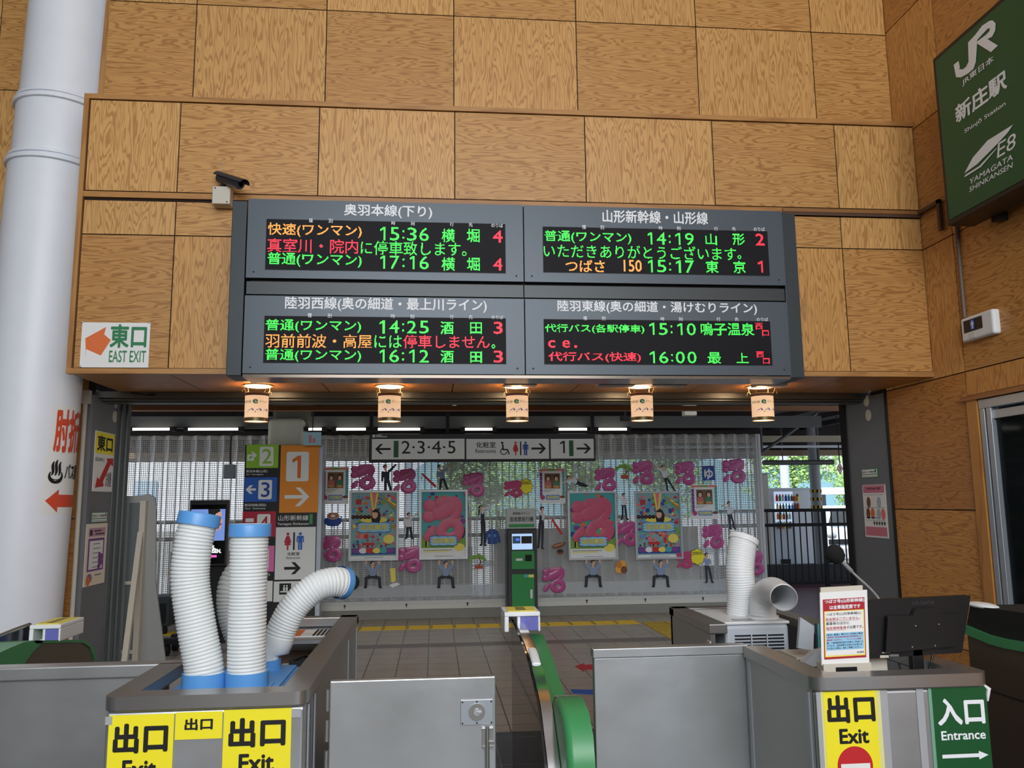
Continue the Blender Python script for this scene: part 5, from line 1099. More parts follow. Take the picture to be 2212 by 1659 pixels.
mb = MB(); mb.cyl((A.x + .02, 5.9, A.z + .03), (A.x + .02, 5.9, A.z + .1), .002, SILVER, 6); mb.ball((A.x + .02, 5.9, A.z + .1), .006, SILVER, 8); mb.build('antenna', t)

# ================================================================== PAPER SIGNS
def paper(name, label, q, pl, f, th=.003, m=PAPER, cat='paper sign', **k):
    b = MB(); b.slab(pl, *q, 0, th, m); f(b, pl, q, th + .001); return b.build(name, label=label, cat=cat, **k)
pl = FY(5.998)
def E6(x, y): return x / 2.1545, 680 + y / 2.1545
def f(b, pl, q, c):
    b.flat(pl, [pl.px(*E6(*p)) for p in ((398, 110), (495, 57), (486, 92), (517, 118), (470, 190), (402, 160), (401, 200))], c, ORANGE)
    b.text(pl, '東口', *cr(pl, E6, 513, 45, 684, 155), c, EXITG, .03); b.text(pl, 'EAST EXIT', *cr(pl, E6, 508, 167, 680, 222), c, EXITG, .012)
    for x, y in ((384, 35), (695, 37), (376, 240)): a = pl.px(*E6(x, y)); b.ball(pl(a[0], a[1], c + .001), .007, SILVER, 8)
paper('exit_notice', 'white east exit sheet with an orange arrow pinned to the plywood overhang', pl.rect(175, 697, 323, 794), pl, f)
# two sheets on the round column
cyl = Cyl((-3.04, 6.53, 0), .3275, 0)
def col_sheet(label, zs, ang0, ang1, f):
    b = MB(); n = 24; a0, a1 = math.radians(ang0) * .3275, math.radians(ang1) * .3275
    for i in range(n): u, v = a0 + (a1 - a0) * i / n, a0 + (a1 - a0) * (i + 1) / n; b.face([cyl(u, zs[0], .001), cyl(v, zs[0], .001), cyl(v, zs[1], .001), cyl(u, zs[1], .001)], PAPER)
    f(b, a0, a1, zs); o = b.build('column_notice', label=label, cat='paper sign'); o.rotation_euler = (0, .022, 0); o.location.x += (zs[0] - 2.4) * .022; return o
def f(b, a0, a1, z): b.text(cyl, '肘折温泉', a0 + .03, z[0] + .025, a0 + .53, z[1] - .025, .004, VERM, .035)
col_sheet('white sheet with big vermilion characters on the round column, upper of two', (1.975, 2.352), 48, 140, f)
def f(b, a0, a1, z):
    q = (a0 + .035, z[1] - .2, a0 + .155, z[1] - .025)
    b.text(cyl, '♨', *q, .004, INK, .01); b.text(cyl, 'バス乗り場', a0 + .17, z[1] - .17, a0 + .5, z[1] - .05, .004, INK, .03)
    zc = z[0] + .1; [b.flat(cyl, [(a0 + .03 + k * .0125, zc - .085 * k / 8), (a0 + .0425 + k * .0125, zc - .085 * (k + 1) / 8), (a0 + .0425 + k * .0125, zc + .085 * (k + 1) / 8), (a0 + .03 + k * .0125, zc + .085 * k / 8 + .0001)], .004, VERM) for k in range(8)]
    for k in range(8): u = a0 + .13 + k * .04; b.flat(cyl, [(u, zc - .045), (u + .04, zc - .045), (u + .04, zc + .045), (u, zc + .045)], .004, VERM)
col_sheet('white sheet with hot spring mark and red arrow on the round column', (1.545, 1.97), 44, 138, f)
# left reveal
pl = FXL(-2.748)
def G6(x, y): return 80 + x / 3.606, 860 + y / 3.606
def f(b, pl, q, c):
    u, v = q[2] - q[0], q[3] - q[1]; b.rect(pl, q[0] + .008, q[3] - v * .37, q[2] - .008, q[3] - .006, c, YELLOW); b.text(pl, '東口', q[0] + u * .1, q[3] - v * .33, q[2] - u * .1, q[3] - v * .06, c + .001, INK, .03)
    b.flat(pl, [(q[0] + u * .12, q[1] + v * .06), (q[0] + u * .55, q[1] + v * .09), (q[0] + u * .5, q[1] + v * .17), (q[0] + u * .85, q[1] + v * .47), (q[0] + u * .98, q[1] + v * .44), (q[0] + u * .98, q[1] + v * .58), (q[0] + u * .6, q[1] + v * .56), (q[0] + u * .68, q[1] + v * .52), (q[0] + u * .3, q[1] + v * .2), (q[0] + u * .2, q[1] + v * .24)], c, RED)
    for k in range(3): b.text(pl, 'この先の階段を'[k * 2:k * 2 + 3], q[0] + u * (.62 + .11 * k), q[1] + v * .08, q[0] + u * (.7 + .11 * k), q[1] + v * .34, c, INK, .01)
    b.text(pl, '出口はあちら', q[0] + u * .06, q[1] + v * .5, q[0] + u * .5, q[1] + v * .57, c, INK, .01)
paper('stairs_notice', 'yellow topped east exit notice with a red stair arrow on the left reveal', (6.985, 1.722, 7.395, 2.216), pl, f)
def secure(pl, q, label):
    def f(b, pl, q, c):
        v = q[3] - q[1]; b.rect(pl, q[0] + .01, q[1] + v * .42, q[2] - .01, q[3] - .006, c, PAPER); b.rect(pl, q[0] + .01, q[1] + .006, q[2] - .01, q[1] + v * .34, c, PAPER)
        b.text(pl, '防犯カメラ作動中', q[0] + .02, q[1] + v * .52, q[2] - .06, q[3] - .02, c + .0006, INK, .01); b.disc(pl, q[2] - .04, q[1] + v * .7, .016, .016, c + .0006, EXITG, 12); b.text(pl, 'Security Camera in Operation', q[0] + .02, q[1] + v * .1, q[2] - .02, q[1] + v * .26, c + .0006, INK, 0)
    paper('camera_notice', label, q, pl, f, m=EXITG, cat='sticker')
secure(pl, (7.0, 1.47, 7.33, 1.555), 'green edged camera notice sticker on the left reveal')
def f(b, pl, q, c):
    u, v = q[2] - q[0], q[3] - q[1]; X = lambda s_: q[0] + u * s_; Y = lambda s_: q[1] + v * s_
    b.rect(pl, X(.12), Y(.79), X(.9), Y(.93), c, mat('mauve', (196, 150, 166), .5)); b.rect(pl, X(.16), Y(.81), X(.28), Y(.9), c + .001, NAVY); b.rect(pl, X(.36), Y(.87), X(.7), Y(.89), c + .001, NAVY); b.rect(pl, X(.42), Y(.82), X(.86), Y(.84), c + .001, NAVY)
    b.rect(pl, X(.12), Y(.23), X(.88), Y(.76), c, PURP); b.rect(pl, X(.18), Y(.26), X(.82), Y(.72), c + .001, PAPER)
    for k in range(6): b.rect(pl, X(.34), Y(.663 - k * .075), X(.66 + .04 * (k % 2)), Y(.675 - k * .075), c + .002, mat('caption_grey', (120, 120, 120), .6))
    for k in range(7): b.disc(pl, X(.66 + .05 * (k % 3)), Y(.3 + .03 * k), u * .06, u * .06, c + .002 + k * .0001, PURP, 10)
    b.disc(pl, X(.25), Y(.12), u * .13, u * .09, c, mat('leaf_purple', (150, 110, 130), .6), 9); b.disc(pl, X(.2), Y(.08), u * .1, u * .09, c + .0005, ORANGE, 9); b.rect(pl, X(.5), Y(.152), X(.8), Y(.166), c, NAVY); b.rect(pl, X(.42), Y(.06), X(.9), Y(.1), c, mat('cream_print', (244, 226, 190), .6))
paper('timetable_notice', 'cream and purple timetable notice on the left reveal below the sticker', (6.92, .97, 7.345, 1.462), pl, f, m=mat('cream_paper', (236, 224, 206), .5))
pl = FXR(3.866)
secure(pl, (-7.16, 1.78, -6.88, 1.86), 'green edged camera notice sticker on the right reveal')
def f(b, pl, q, c):
    u, v = q[2] - q[0], q[3] - q[1]; X = lambda s_: q[0] + u * s_; Y = lambda s_: q[1] + v * s_; PK = mat('notice_pink', (206, 120, 136), .5)
    b.rect(pl, X(.04), Y(.84), X(.96), Y(.97), c, PK); b.text(pl, 'お手回り品のご案内', X(.2), Y(.9), X(.8), Y(.945), c + .001, INK, .01); b.rect(pl, X(.04), Y(.03), X(.96), Y(.2), c, PK)
    for k in range(3): b.rect(pl, X(.08), Y(.8 - k * .24), X(.9), Y(.805 - k * .24), c, INK)
    for x, y, m in ((.25, .66, BROWN), (.7, .66, SILVER), (.2, .45, BROWN), (.4, .45, ORANGE), (.66, .44, SILVER), (.85, .44, mat('coral', (236, 120, 120), .5))): b.disc(pl, X(x), Y(y), u * .09, u * .13, c, m, 12)
    for k in range(5): man(b, pl, X(.4 + k * .11), Y(.23), X(.48 + k * .11), Y(.31), c, INK)
    b.rect(pl, X(.1), Y(.36), X(.6), Y(.38), c, SKYB)
    for k in range(14): b.flat(pl, [(X(.0 + k / 14), Y(.975)), (X(.035 + k / 14), Y(.975)), (X(.06 + k / 14), Y(.998)), (X(.025 + k / 14), Y(.998))], c, RED)
paper('luggage_notice', 'pink bordered luggage notice with small pictures on the right reveal', (-7.165, 1.258, -6.785, 1.72), pl, f)

# ================================================================== LANTERNS AND DOWNLIGHTS
def lantern_pair(x, y, k, la, sh):
    t = thing('downlight', (x, y, 2.545), 'round warm downlight in the wooden soffit ' + la, 'light', 'warm downlights over the gates')
    b = MB(); b.cyl((x, y, 2.525), (x, y, 2.546), .115, mat('downlight_rim', (196, 182, 156), .4), 32); b.build('rim', t, 40)
    b = MB(); b.cyl((x, y, 2.521), (x, y, 2.526), .098, DISC, 32); b.build('diffuser', t)
    y -= .02; zt, zb, r = 2.462, 2.242, .089
    t = thing('paper_lantern', (x, y, zb), 'glowing printed paper lantern tied below the downlight ' + la, 'lantern', 'paper lanterns over the gates')
    b = MB(); n = 40; b.ring([(x, y, zb + .02), (x, y, zt)], r, LPAPER, n, False); s_ = b.build('shade', t, 60)
    for z0, z1, m, rr_ in ((zb, zb + .028, BRASS, r + .002), (zt - .02, zt, mat('lantern_top_band', (120, 96, 92), .6), r + .0015)): b = MB(); b.ring([(x, y, z0), (x, y, z1)], rr_, m, n, False); b.build('band', t, 60)
    b = MB(); b.cyl((x, y, zb + .004), (x, y, zb + .008), r - .006, mat('lantern_lens', (255, 236, 200), .4, emit=1.6), 28); b.build('lens', t)
    b = MB()
    for g in (40, 140, 220, 320):
        ga = math.radians(g); p = [(x + r * math.cos(ga), y + r * math.sin(ga), zt - .005), (x + (r + .018) * math.cos(ga), y + (r + .018) * math.sin(ga), zt + .03), (x + .112 * math.cos(ga), y + .112 * math.sin(ga), 2.53)]
        b.ring(path_cr(p, .012), .0022, TWINE, 5); b.ring([p[1], (p[1][0] + .02 * math.cos(ga), p[1][1], p[1][2] - .012), (p[1][0] + .025 * math.cos(ga), p[1][1], p[1][2] - .035)], .0014, TWINE, 5)
    b.ring([(x + (r + .002) * math.cos(i * math.pi / 16), y + (r + .002) * math.sin(i * math.pi / 16), zt + .002) for i in range(33)], .003, TWINE, 5); b.build('tie_string', t)
    cy_ = Cyl((x, y, 0), r, sh); b = MB(); z = zt - .07  # printed colours below lightened and glowing, for lantern light through the paper
    b.text(cy_, '新幹線', -.125, z - .012, -.045, z + .012, .0012, mat('ticket_green', (136, 152, 120), .6, emit=.18), .01); b.text(cy_, 'e', -.034, z - .017, .006, z + .019, .0012, mat('ticket_letter', (70, 140, 110), .6, emit=.2), .03); b.text(cy_, 'チケット', .014, z - .012, .09, z + .011, .0012, mat('ticket_green', (136, 152, 120), .6, emit=.18), .01)
    VI = mat('train_violet', (134, 126, 190), .6, emit=.22)
    for u in (-.075, -.015, .045): b.flat(cy_, [(u - .004, z - .084), (u + .012, z - .062), (u + .038, z - .05), (u + .054, z - .066), (u + .046, z - .072), (u + .026, z - .082)], .0012, VI); b.flat(cy_, [(u + .012, z - .066), (u + .024, z - .06), (u + .034, z - .062), (u + .02, z - .07)], .0016, PAPER)
    b.disc(cy_, -.012, z - .082, .004, .004, .0012, RED, 8); b.build('lettering', s_)
    lamp('lantern_glow', 'POINT', (x, y, 2.475), (0, 0, 0), 2.2, (1, .78, .5), shadow_soft_size=.04)
for k, (x, y, la, sh) in enumerate(((-1.381, 6.576, 'leftmost of five', .25), (-.351, 6.583, 'second from the left', .1), (.669, 6.564, 'in the middle of the row', 0), (1.689, 6.545, 'second from the right', -.06), (2.71, 6.554, 'rightmost of five', -.1))):
    lantern_pair(x, y, k, la, sh)
for x0, x1, la in ((1.285, 1.577, 'left of the fourth lantern'), (1.713, 1.996, 'right of the fourth lantern'), (2.564, 2.82, 'before the rightmost lantern'), (.545, .80, 'before the middle lantern')):
    mb = MB(); mb.box(x0, 6.27, 2.497, x1, 6.40, 2.545, SOFF); mb.build('soffit_plate', label='flat grey plate fixed to the soffit ' + la, cat='plate', group='grey soffit plates', bevel=.003)

# ================================================================== LEFT STAFF COUNTER
t = thing('staff_counter', (-.72, 3.7, 0), 'stainless steel staff counter on the left holding the blue cooler', 'counter')
def rim(b, segs, z0=.953, z1=1.0):
    for x0, y0, x1, y1 in segs: b.box(x0, y0, z0, x1, y1, z1, STEELD)
def roundrect_rim(name, outer, parent, w_=.09, z0=.953, z1=1.0, rc=.045):
    """front rim with rounded corners and two arms running back: outer = x0, yfront, x1, yleft_end, yright_end"""
    x0, yf, x1, yl, yr = outer; pts = []
    for cx_, cy_, g0 in ((x0 + rc, yf + rc, 180), (x1 - rc, yf + rc, 270)):
        for i in range(7): g = math.radians(g0 + i * 15); pts.append((cx_ + rc * math.cos(g), cy_ + rc * math.sin(g)))
    out = [(x0, yl)] + pts + [(x1, yr)]; inn = [(x1 - w_, yr), (x1 - w_, yf + w_), (x0 + w_, yf + w_), (x0 + w_, yl)]
    b = MB(); b.prism(FZ(0), out + inn, z0, z1, STEELD); return b.build(name, parent, 35, bevel=.006)
roundrect_rim('rim', (-1.045, 2.83, -.405, 3.40, 4.68), t)
mb = MB(); mb.box(-.86, 4.60, .953, -.405, 4.68, 1.0, STEELD); mb.build('rim', t, bevel=.005)
mb = MB(); mb.box(-1.035, 2.842, 0, -.415, 2.87, .953, STEEL); mb.build('front_panel', t, bevel=.012, seg=3)
mb = MB(); mb.box(-.44, 2.87, 0, -.415, 4.675, .953, STEELD); mb.build('side_panel', t)
mb = MB(); mb.box(-1.035, 2.87, 0, -1.01, 3.4, .953, STEEL); mb.build('side_panel', t)
mb = MB(); mb.box(-.86, 4.64, 0, -.415, 4.675, .953, STEEL); mb.build('end_panel', t)
for y in (2.9, 3.05, 4.2, 4.62): mb = MB(); mb.box(-.413, y, .0 if y < 3 else .25, -.407, y + .018, .945, ALU); mb.build('edge_strip', t)
mb = MB(); mb.box(-.85, 3.75, .80, -.44, 4.62, .83, mat('desk_board', (150, 116, 88), .5)); mb.build('shelf', t)
mb = MB(); mb.box(-.85, 4.2, .93, -.44, 4.6, .945, ALU); mb.build('shelf', t)
pl = FXL(-.4135); mb = MB(); [mb.rect(pl, 2.95 + .004 * (k % 2), .84 + k * .016, 2.972 - .005 * (k % 3), .848 + k * .016, .001, INK) for k in range(6)]; mb.rect(pl, 2.958, .845, 2.962, .93, .0012, INK); mb.build('stencil_mark', t)
def sheet(name, label, pts, z, th, m, cat='paper', extra=None):
    b = MB(); b.prism(FZ(0), pts, z, z + th, m)
    if extra: extra(b)
    return b.build(name, label=label, cat=cat)
sheet('paper_stack', 'pile of pale papers on the shelf inside the left counter', [(-.72, 3.80), (-.47, 3.85), (-.45, 4.12), (-.7, 4.1)], .83, .03, mat('pale_green_paper', (206, 220, 212), .6))
mb = MB(); mb.box(-.52, 3.95, .861, -.48, 4.02, .95, PAPER)
for k in range(3): mb.box(-.521, 3.949, .875 + k * .025, -.479, 4.021, .885 + k * .025, RED)
mb.build('tissue_pack', label='small red and white packet standing on the papers in the left counter', cat='packet', bevel=.004)
sheet('striped_card', 'orange and striped card lying on the far shelf of the left counter', [(-.80, 4.3), (-.48, 4.3), (-.48, 4.5), (-.80, 4.5)], .946, .006, PAPER, 'card', lambda b: [b.box(-.72, 4.3, .952, -.66, 4.5, .954, ORANGE)] + [b.box(-.6 + k * .02, 4.3, .952, -.588 + k * .02, 4.5, .954, INK) for k in range(6)])
mb = MB(); mb.box(-.66, 4.0, .861, -.56, 4.1, .885, NAVY); mb.ring([(-.64, 4.02, .885), (-.6, 4.05, .90), (-.57, 4.08, .887)], .006, BLACK, 6); mb.build('pen_tray', label='dark tray with pens beside the red and white packet', cat='tray')

# blue cooler with four ducts
t = thing('spot_cooler', (-.72, 3.25, 0), 'blue spot cooler with four white corrugated ducts standing in the left counter', 'cooler')
mb = MB(); mb.box(-.935, 2.99, .08, -.53, 3.52, .955, BLUEC); mb.build('body', t, bevel=.02, seg=3)
mb = MB(); mb.box(-.905, 2.995, .955, -.545, 3.5, .962, BLUEC); mb.build('top_plate', t, bevel=.003)
def duct(parent, pix, r, pitch, mh, cap=None, rcap=None, amp=.0045, name='duct', capm=None):
    pts = [FY(p[2])(*FY(p[2]).px(p[0], p[1])) for p in pix]; P = path_cr(pts, pitch / 5); rad = [r + amp * (abs(math.sin(math.pi * i / 5)) ** .6 - .8) for i in range(len(P))]
    b = MB(); b.ring(P, rad, mh, 36, False); o = b.build(name, parent, 75)
    if cap:
        d = (P[-1] - P[-4]).normalized(); b = MB(); b.ring([P[-1] - d * cap * .9, P[-1] - d * cap * .12, P[-1] - d * cap * .04, P[-1]], [rcap, rcap, rcap * .98, rcap * .93], capm or BLUEC, 36, False); b.build('end_ring', o, 50)
    return P
D1 = [(440, 1492, 3.09), (440, 1440, 3.09), (424, 1350, 3.09), (411, 1255, 3.09), (417, 1180, 3.09), (433, 1108, 3.10)]
D2 = [(533, 1486, 3.09), (533, 1400, 3.09), (535, 1300, 3.09), (538, 1200, 3.09), (541, 1130, 3.09)]
D3 = [(545, 1450, 3.40), (530, 1400, 3.40), (506, 1330, 3.40), (504, 1270, 3.40), (525, 1235, 3.42), (562, 1232, 3.46)]
D4 = [(598, 1392, 3.42), (612, 1352, 3.42), (640, 1305, 3.42), (683, 1268, 3.43), (722, 1257, 3.46), (746, 1260, 3.50)]
duct(t, D1, .066, .0124, HOSE, .05, .074); duct(t, D2, .066, .0124, HOSE, .05, .074); duct(t, D3, .06, .0124, HOSE); duct(t, D4, .058, .0124, HOSE, .035, .066)
for pix, r in ((D1, .074), (D2, .074)):
    a = FY(3.09)(*FY(3.09).px(*pix[0][:2])); mb = MB(); mb.cyl((a.x, 3.09, .955), (a.x, 3.09, 1.02), r, BLUEC, 36); mb.box(a.x - .082, 3.01, .955, a.x + .082, 3.17, .966, BLUEC); cl = mb.build('collar', t, 40)
    for sx_ in (-.07, .07): mb = MB(); mb.cyl((a.x + sx_, 3.025, .966), (a.x + sx_, 3.025, .97), .005, SILVER, 8); mb.build('screw', cl)
A = FY(3.42)(*FY(3.42).px(578, 1452)); Bp = FY(3.42)(*FY(3.42).px(598, 1392))
mb = MB(); mb.cyl((A.x, 3.42, .95), (A.x, 3.42, 1.0), .05, BLUEC, 30); mb.build('collar', t, 40)
mb = MB(); mb.ring([(A.x, 3.42, .99), (A.x, 3.42, 1.03), Bp, Bp + (Bp - A).normalized() * .03], [.043, .043, .06, .061], HOSE, 30, False); mb.build('adapter', t, 60)
mb = MB(); mb.ball((-.86, 3.1, .972), .018, HOSEW, 14, (1, 1, .8)); mb.build('dial', t, 60)
mb = MB()
for k in range(4): mb.box(-.915 + k * .012, 3.03, .9615, -.908 + k * .012, 3.06, .9635, INK)
mb.build('control_marks', t)

# stickers on the left counter front
pl = FY(2.8405)
def tag_exit(q, label, small=False):
    def f(b, pl, q, c):
        u, v = q[2] - q[0], q[3] - q[1]
        if small: b.text(pl, '出口', q[0] + u * .2, q[1] + v * .33, q[0] + u * .8, q[3] - v * .22, c, INK, .035)
        else: b.text(pl, '出口', q[0] + u * .08, q[3] - .117, q[2] - u * .08, q[3] - .026, c, INK, .04); b.text(pl, 'Exit', q[0] + u * .24, q[3] - .192, q[2] - u * .24, q[3] - .136, c, INK, .03)
    return paper('exit_sticker', label, q, pl, f, .0012, YELLOW, 'sticker')
tag_exit((-1.022, .60, -.822, .943), 'large yellow exit sticker on the left side of the left counter front')
tag_exit((-.668, .60, -.455, .948), 'large yellow exit sticker on the right side of the left counter front')
tag_exit((-.818, .862, -.672, .945), 'small yellow exit sticker between the two large ones', True)
for q, la in (((-.455, .918, -.425, .945), 'right of the large yellow exit sticker'), ((-1.033, .915, -1.012, .94), 'at the left edge of the left counter')):
    mb = MB(); mb.slab(FY(2.8395), *q, -.0005, .001, TAPE); mb.build('tape_strip', label='short piece of grey tape ' + la, cat='tape')

# flap gate, far partition
t = thing('flap_gate', (-.35, 3.0, 0), 'low stainless steel gate panel with a lock plate beside the left counter', 'gate')
mb = MB(); mb.box(-.352, 2.985, .08, .218, 3.015, .997, STEEL); mb.build('panel', t, bevel=.004)
mb = MB()
for k in range(9): mb.cyl((-.36, 2.99, .1 + k * .1), (-.36, 2.99, .17 + k * .1), .008, STEELD, 10)
mb.build('hinge', t, 40)
mb = MB(); mb.box(.096, 2.98, .838, .208, 2.985, .922, ALU); lp = mb.build('lock_plate', t, bevel=.0015)
mb = MB(); mb.cyl((.152, 2.974, .882), (.152, 2.98, .882), .028, STEELD, 28); mb.cyl((.152, 2.968, .882), (.152, 2.975, .882), .012, SILVER, 18); mb.box(.15, 2.963, .879, .168, 2.97, .886, SILVER); mb.build('knob', lp, 40)
for x in (.102, .152, .202):
    for z in (.845, .915): mb = MB(); mb.cyl((x, 2.978, z), (x, 2.981, z), .003, BLACK, 8); mb.build('screw', lp)
mb = MB(); mb.cyl((.187, 2.972, .5), (.187, 2.972, .835), .007, STEELD, 14); mb.box(.17, 2.976, .765, .208, 2.985, .83, STEELD); mb.cyl((.168, 2.974, .828), (.207, 2.974, .828), .004, SILVER, 10); mb.cyl((.192, 2.972, .785), (.21, 2.966, .785), .004, SILVER, 10); mb.box(.17, 2.974, .762, .208, 2.98, .77, STEELD); mb.build('bolt_latch', t, 40)
t = thing('steel_partition', (-1.9, 3.4, 0), 'plain stainless steel partition left of the left counter', 'partition')
mb = MB(); mb.box(-3.0, 3.40, 0, -1.02, 3.44, .952, STEEL); mb.build('panel', t)
mb = MB(); mb.box(-3.0, 3.385, .952, -.96, 3.47, 1.0, STEEL); mb.build('top_rail', t, bevel=.005)

# ================================================================== CENTRE GATE
t = thing('ticket_gate', (.45, 3.4, 0), 'narrow green automatic ticket gate in the centre with chrome edged smoked panel', 'ticket gate')
prof = [(4.0, 1.05), (3.67, 1.03), (3.35, .992), (3.2, .95), (3.02, .89), (2.91, .80), (2.83, .72), (2.78, .6), (2.76, .4), (2.75, 0)]
side = path_cr([(0.0, y, z) for y, z in prof], .03); P2 = [(p.y, p.z) for p in side]
mb = MB(); mb.prism(FXL(.372), P2 + [(4.0, 0)], -.004, .004, ACRYL); mb.build('smoked_panel', t)
mb = MB(); n = len(P2); vs = []
for i, (y, z) in enumerate(P2):
    a, b_ = P2[max(0, i - 1)], P2[min(n - 1, i + 1)]; d = Vector((b_[0] - a[0], b_[1] - a[1])).normalized(); nn = Vector((d.y, -d.x)) * -.006
    vs += [(.378, y, z), (.418, y, z), (.418, y - nn.x, z - nn.y), (.378, y - nn.x, z - nn.y)]
mb.mesh(vs, [(4 * i + a, 4 * i + (a + 1) % 4, 4 * i + 4 + (a + 1) % 4, 4 * i + 4 + a) for i in range(n - 1) for a in range(4)], CHROME); mb.build('chrome_edge', t, 50)
gp = [(3.98, 0), (3.98, .985), (3.9, .99), (3.6, .935), (3.3, .86), (3.08, .855), (2.98, .925), (2.88, .935), (2.78, .915), (2.715, .86), (2.69, .78), (2.68, .6), (2.68, 0)]
mb = MB(); mb.prism(FXL(.421), gp, 0, .088, GREENG); mb.build('body', t, 40, bevel=.02, seg=3)
mb = MB(); mb.prism(FXL(.426), [(3.07, .858), (2.99, .925), (2.985, .922), (3.06, .852)], 0, .078, CHROME); mb.build('reader_plate', t)
mb = MB(); mb.ring([(.398, 3.42, 1.008), (.398, 3.35, 1.0), (.398, 3.27, .978)], .012, HOSEW, 12, True, (1.5, 1, .8)); mb.build('sensor_cover', t, 50)
mb = MB(); mb.box(.385, 2.753, .70, .41, 2.764, .735, SILVER); mb.build('emblem_plate', t)
def signal_box(name, x0, x1, y0, y1, z0, z1, label):
    t = thing(name, ((x0 + x1) / 2, (y0 + y1) / 2, z0), label, 'signal box')
    b = MB(); b.box(x0, y0, z1 - .02, x1, y1, z1, HOSEW); b.box(x0, y0, z0, x0 + .02, y1, z1 - .02, HOSEW); b.box(x0 + .06, y0 + .01, z0, x0 + .075, y1, z1 - .02, HOSEW); b.box(x1 - .01, y0, z0, x1, y1, z1 - .02, HOSEW); b.build('housing', t, bevel=.004)
    b = MB(); b.box(x0 + .075, y0 + .006, z0 + .005, x1 - .01, y1 - .01, z1 - .022, mat('violet_panel', (104, 106, 180), .35, emit=.05)); b.build('side_window', t)
    b = MB(); b.box(x0 + .02, y0 + .02, z1, x1 - .015, y1 - .02, z1 + .003, YEL2); b.box(x0 + .06, y0 + .04, z1 + .003, x1 - .06, y1 - .04, z1 + .004, mat('olive_print', (140, 136, 70), .5)); b.build('top_label', t)
signal_box('signal_box', .325, .49, 3.86, 4.06, 1.012, 1.10, 'white box with violet side on the far end of the centre gate')

# ================================================================== LEFT GATE
t = thing('ticket_gate', (-1.85, 4.5, 0), 'green automatic ticket gate at the left edge behind the steel partition', 'ticket gate')
pa = FXL(-1.87)
pts = [pa.px(*p) for p in ((-70, 1446), (-20, 1424), (20, 1404), (50, 1391), (78, 1387), (150, 1386), (178, 1388), (194, 1398), (203, 1424))]
far = pts[-1][0] + .05
mb = MB(); mb.prism(pa, pts + [(far, .05), (pts[0][0], .05)], -.16, 0, mat('gate_bronze', (120, 106, 92), .35, metal=.7)); mb.build('body', t, 40, bevel=.008)
mb = MB(); a = [pa.px(*p) for p in ((-70, 1440), (-20, 1418), (20, 1399), (50, 1387), (80, 1383), (92, 1384))]; mb.prism(pa, a + [pa.px(66, 1412), pa.px(44, 1442), pa.px(-70, 1470)], -.16, .006, GREENG); mb.build('green_cover', t, 40, bevel=.006)
mb = MB(); a = [pa.px(*p) for p in ((70, 1384), (150, 1382), (181, 1384), (200, 1397), (208, 1426))]; b2 = [pa.px(*p) for p in ((203, 1426), (194, 1400), (178, 1389), (150, 1388), (75, 1390))]; mb.prism(pa, a + b2, -.16, .006, GREENG); mb.build('green_cover', t)
pb = FXL(-2.03); a = [pb.px(*p) for p in ((-80, 1412), (-40, 1392), (0, 1374), (30, 1362), (66, 1350), (66, 1400), (-80, 1470))]; mb = MB(); mb.prism(pb, a, -.006, .006, mat('violet_black', (34, 30, 52), .15)); mb.build('smoked_panel', t)
mb = MB(); mb.ring([pb(*pb.px(*p), .0) for p in ((-80, 1411), (-40, 1391), (0, 1373), (30, 1361), (64, 1349))], .01, STEELD, 8); mb.build('chrome_edge', t, 50)
ya, zb = FXL(-1.86).px(129, 1386); yb = FXL(-1.86).px(179, 1384)[0]; zt = FXL(-1.86).px(129, 1350)[1]
signal_box('signal_box', -2.01, -1.86, ya, yb, zb, zt, 'white box with violet side on top of the gate at the left edge')

# ================================================================== RIGHT DOOR, COUNTER AND GATE
t = thing('gate_door', (.98, 3.45, 0), 'wide stainless steel gate door with a capped top next to the right counter', 'gate')
mb = MB(); mb.box(.653, 3.43, .05, 1.30, 3.47, .965, STEEL); mb.build('panel', t, bevel=.003)
mb = MB(); mb.box(.648, 3.42, .967, 1.30, 3.48, 1.003, STEEL); mb.build('top_cap', t, bevel=.003)
mb = MB(); mb.cyl((1.312, 3.44, .05), (1.312, 3.44, .96), .009, BLACK, 12)
for k in range(10): mb.cyl((1.312, 3.438, .08 + k * .09), (1.312, 3.438, .14 + k * .09), .011, STEELD, 12)
mb.build('hinge', t, 40)
t = thing('staff_counter', (1.6, 3.7, 0), 'stainless steel staff counter on the right with monitor and notices', 'counter')
roundrect_rim('rim', (1.278, 2.78, 1.915, 3.42, 4.72), t)
mb = MB(); mb.box(1.34, 4.63, .953, 1.915, 4.72, 1.0, STEELD); mb.box(1.34, 4.02, .953, 1.43, 4.72, 1.0, STEELD); mb.build('rim', t, bevel=.005)
mb = MB(); mb.box(1.288, 2.792, 0, 1.905, 2.82, .953, STEEL); mb.build('front_panel', t, bevel=.012, seg=3)
mb = MB(); mb.box(1.288, 2.82, 0, 1.312, 3.42, .953, STEELD); mb.build('side_panel', t)
mb = MB(); mb.box(1.88, 2.82, 0, 1.905, 4.71, .953, STEELD); mb.build('side_panel', t)
mb = MB(); mb.box(1.345, 4.03, 0, 1.37, 4.71, .953, STEELD); mb.build('side_panel', t)
mb = MB(); mb.box(1.345, 4.68, 0, 1.905, 4.71, .953, STEEL); mb.build('end_panel', t)
mb = MB(); mb.box(1.31, 2.87, .84, 1.88, 3.3, .87, ALU); mb.build('shelf', t)
for y in (2.835, 3.37): mb = MB(); mb.box(1.282, y, 0, 1.289, y + .02, .945, ALU); mb.build('edge_strip', t)
mb = MB(); mb.box(1.338, 4.02, .55, 1.344, 4.07, .92, CREAM); mb.build('edge_strip', t)
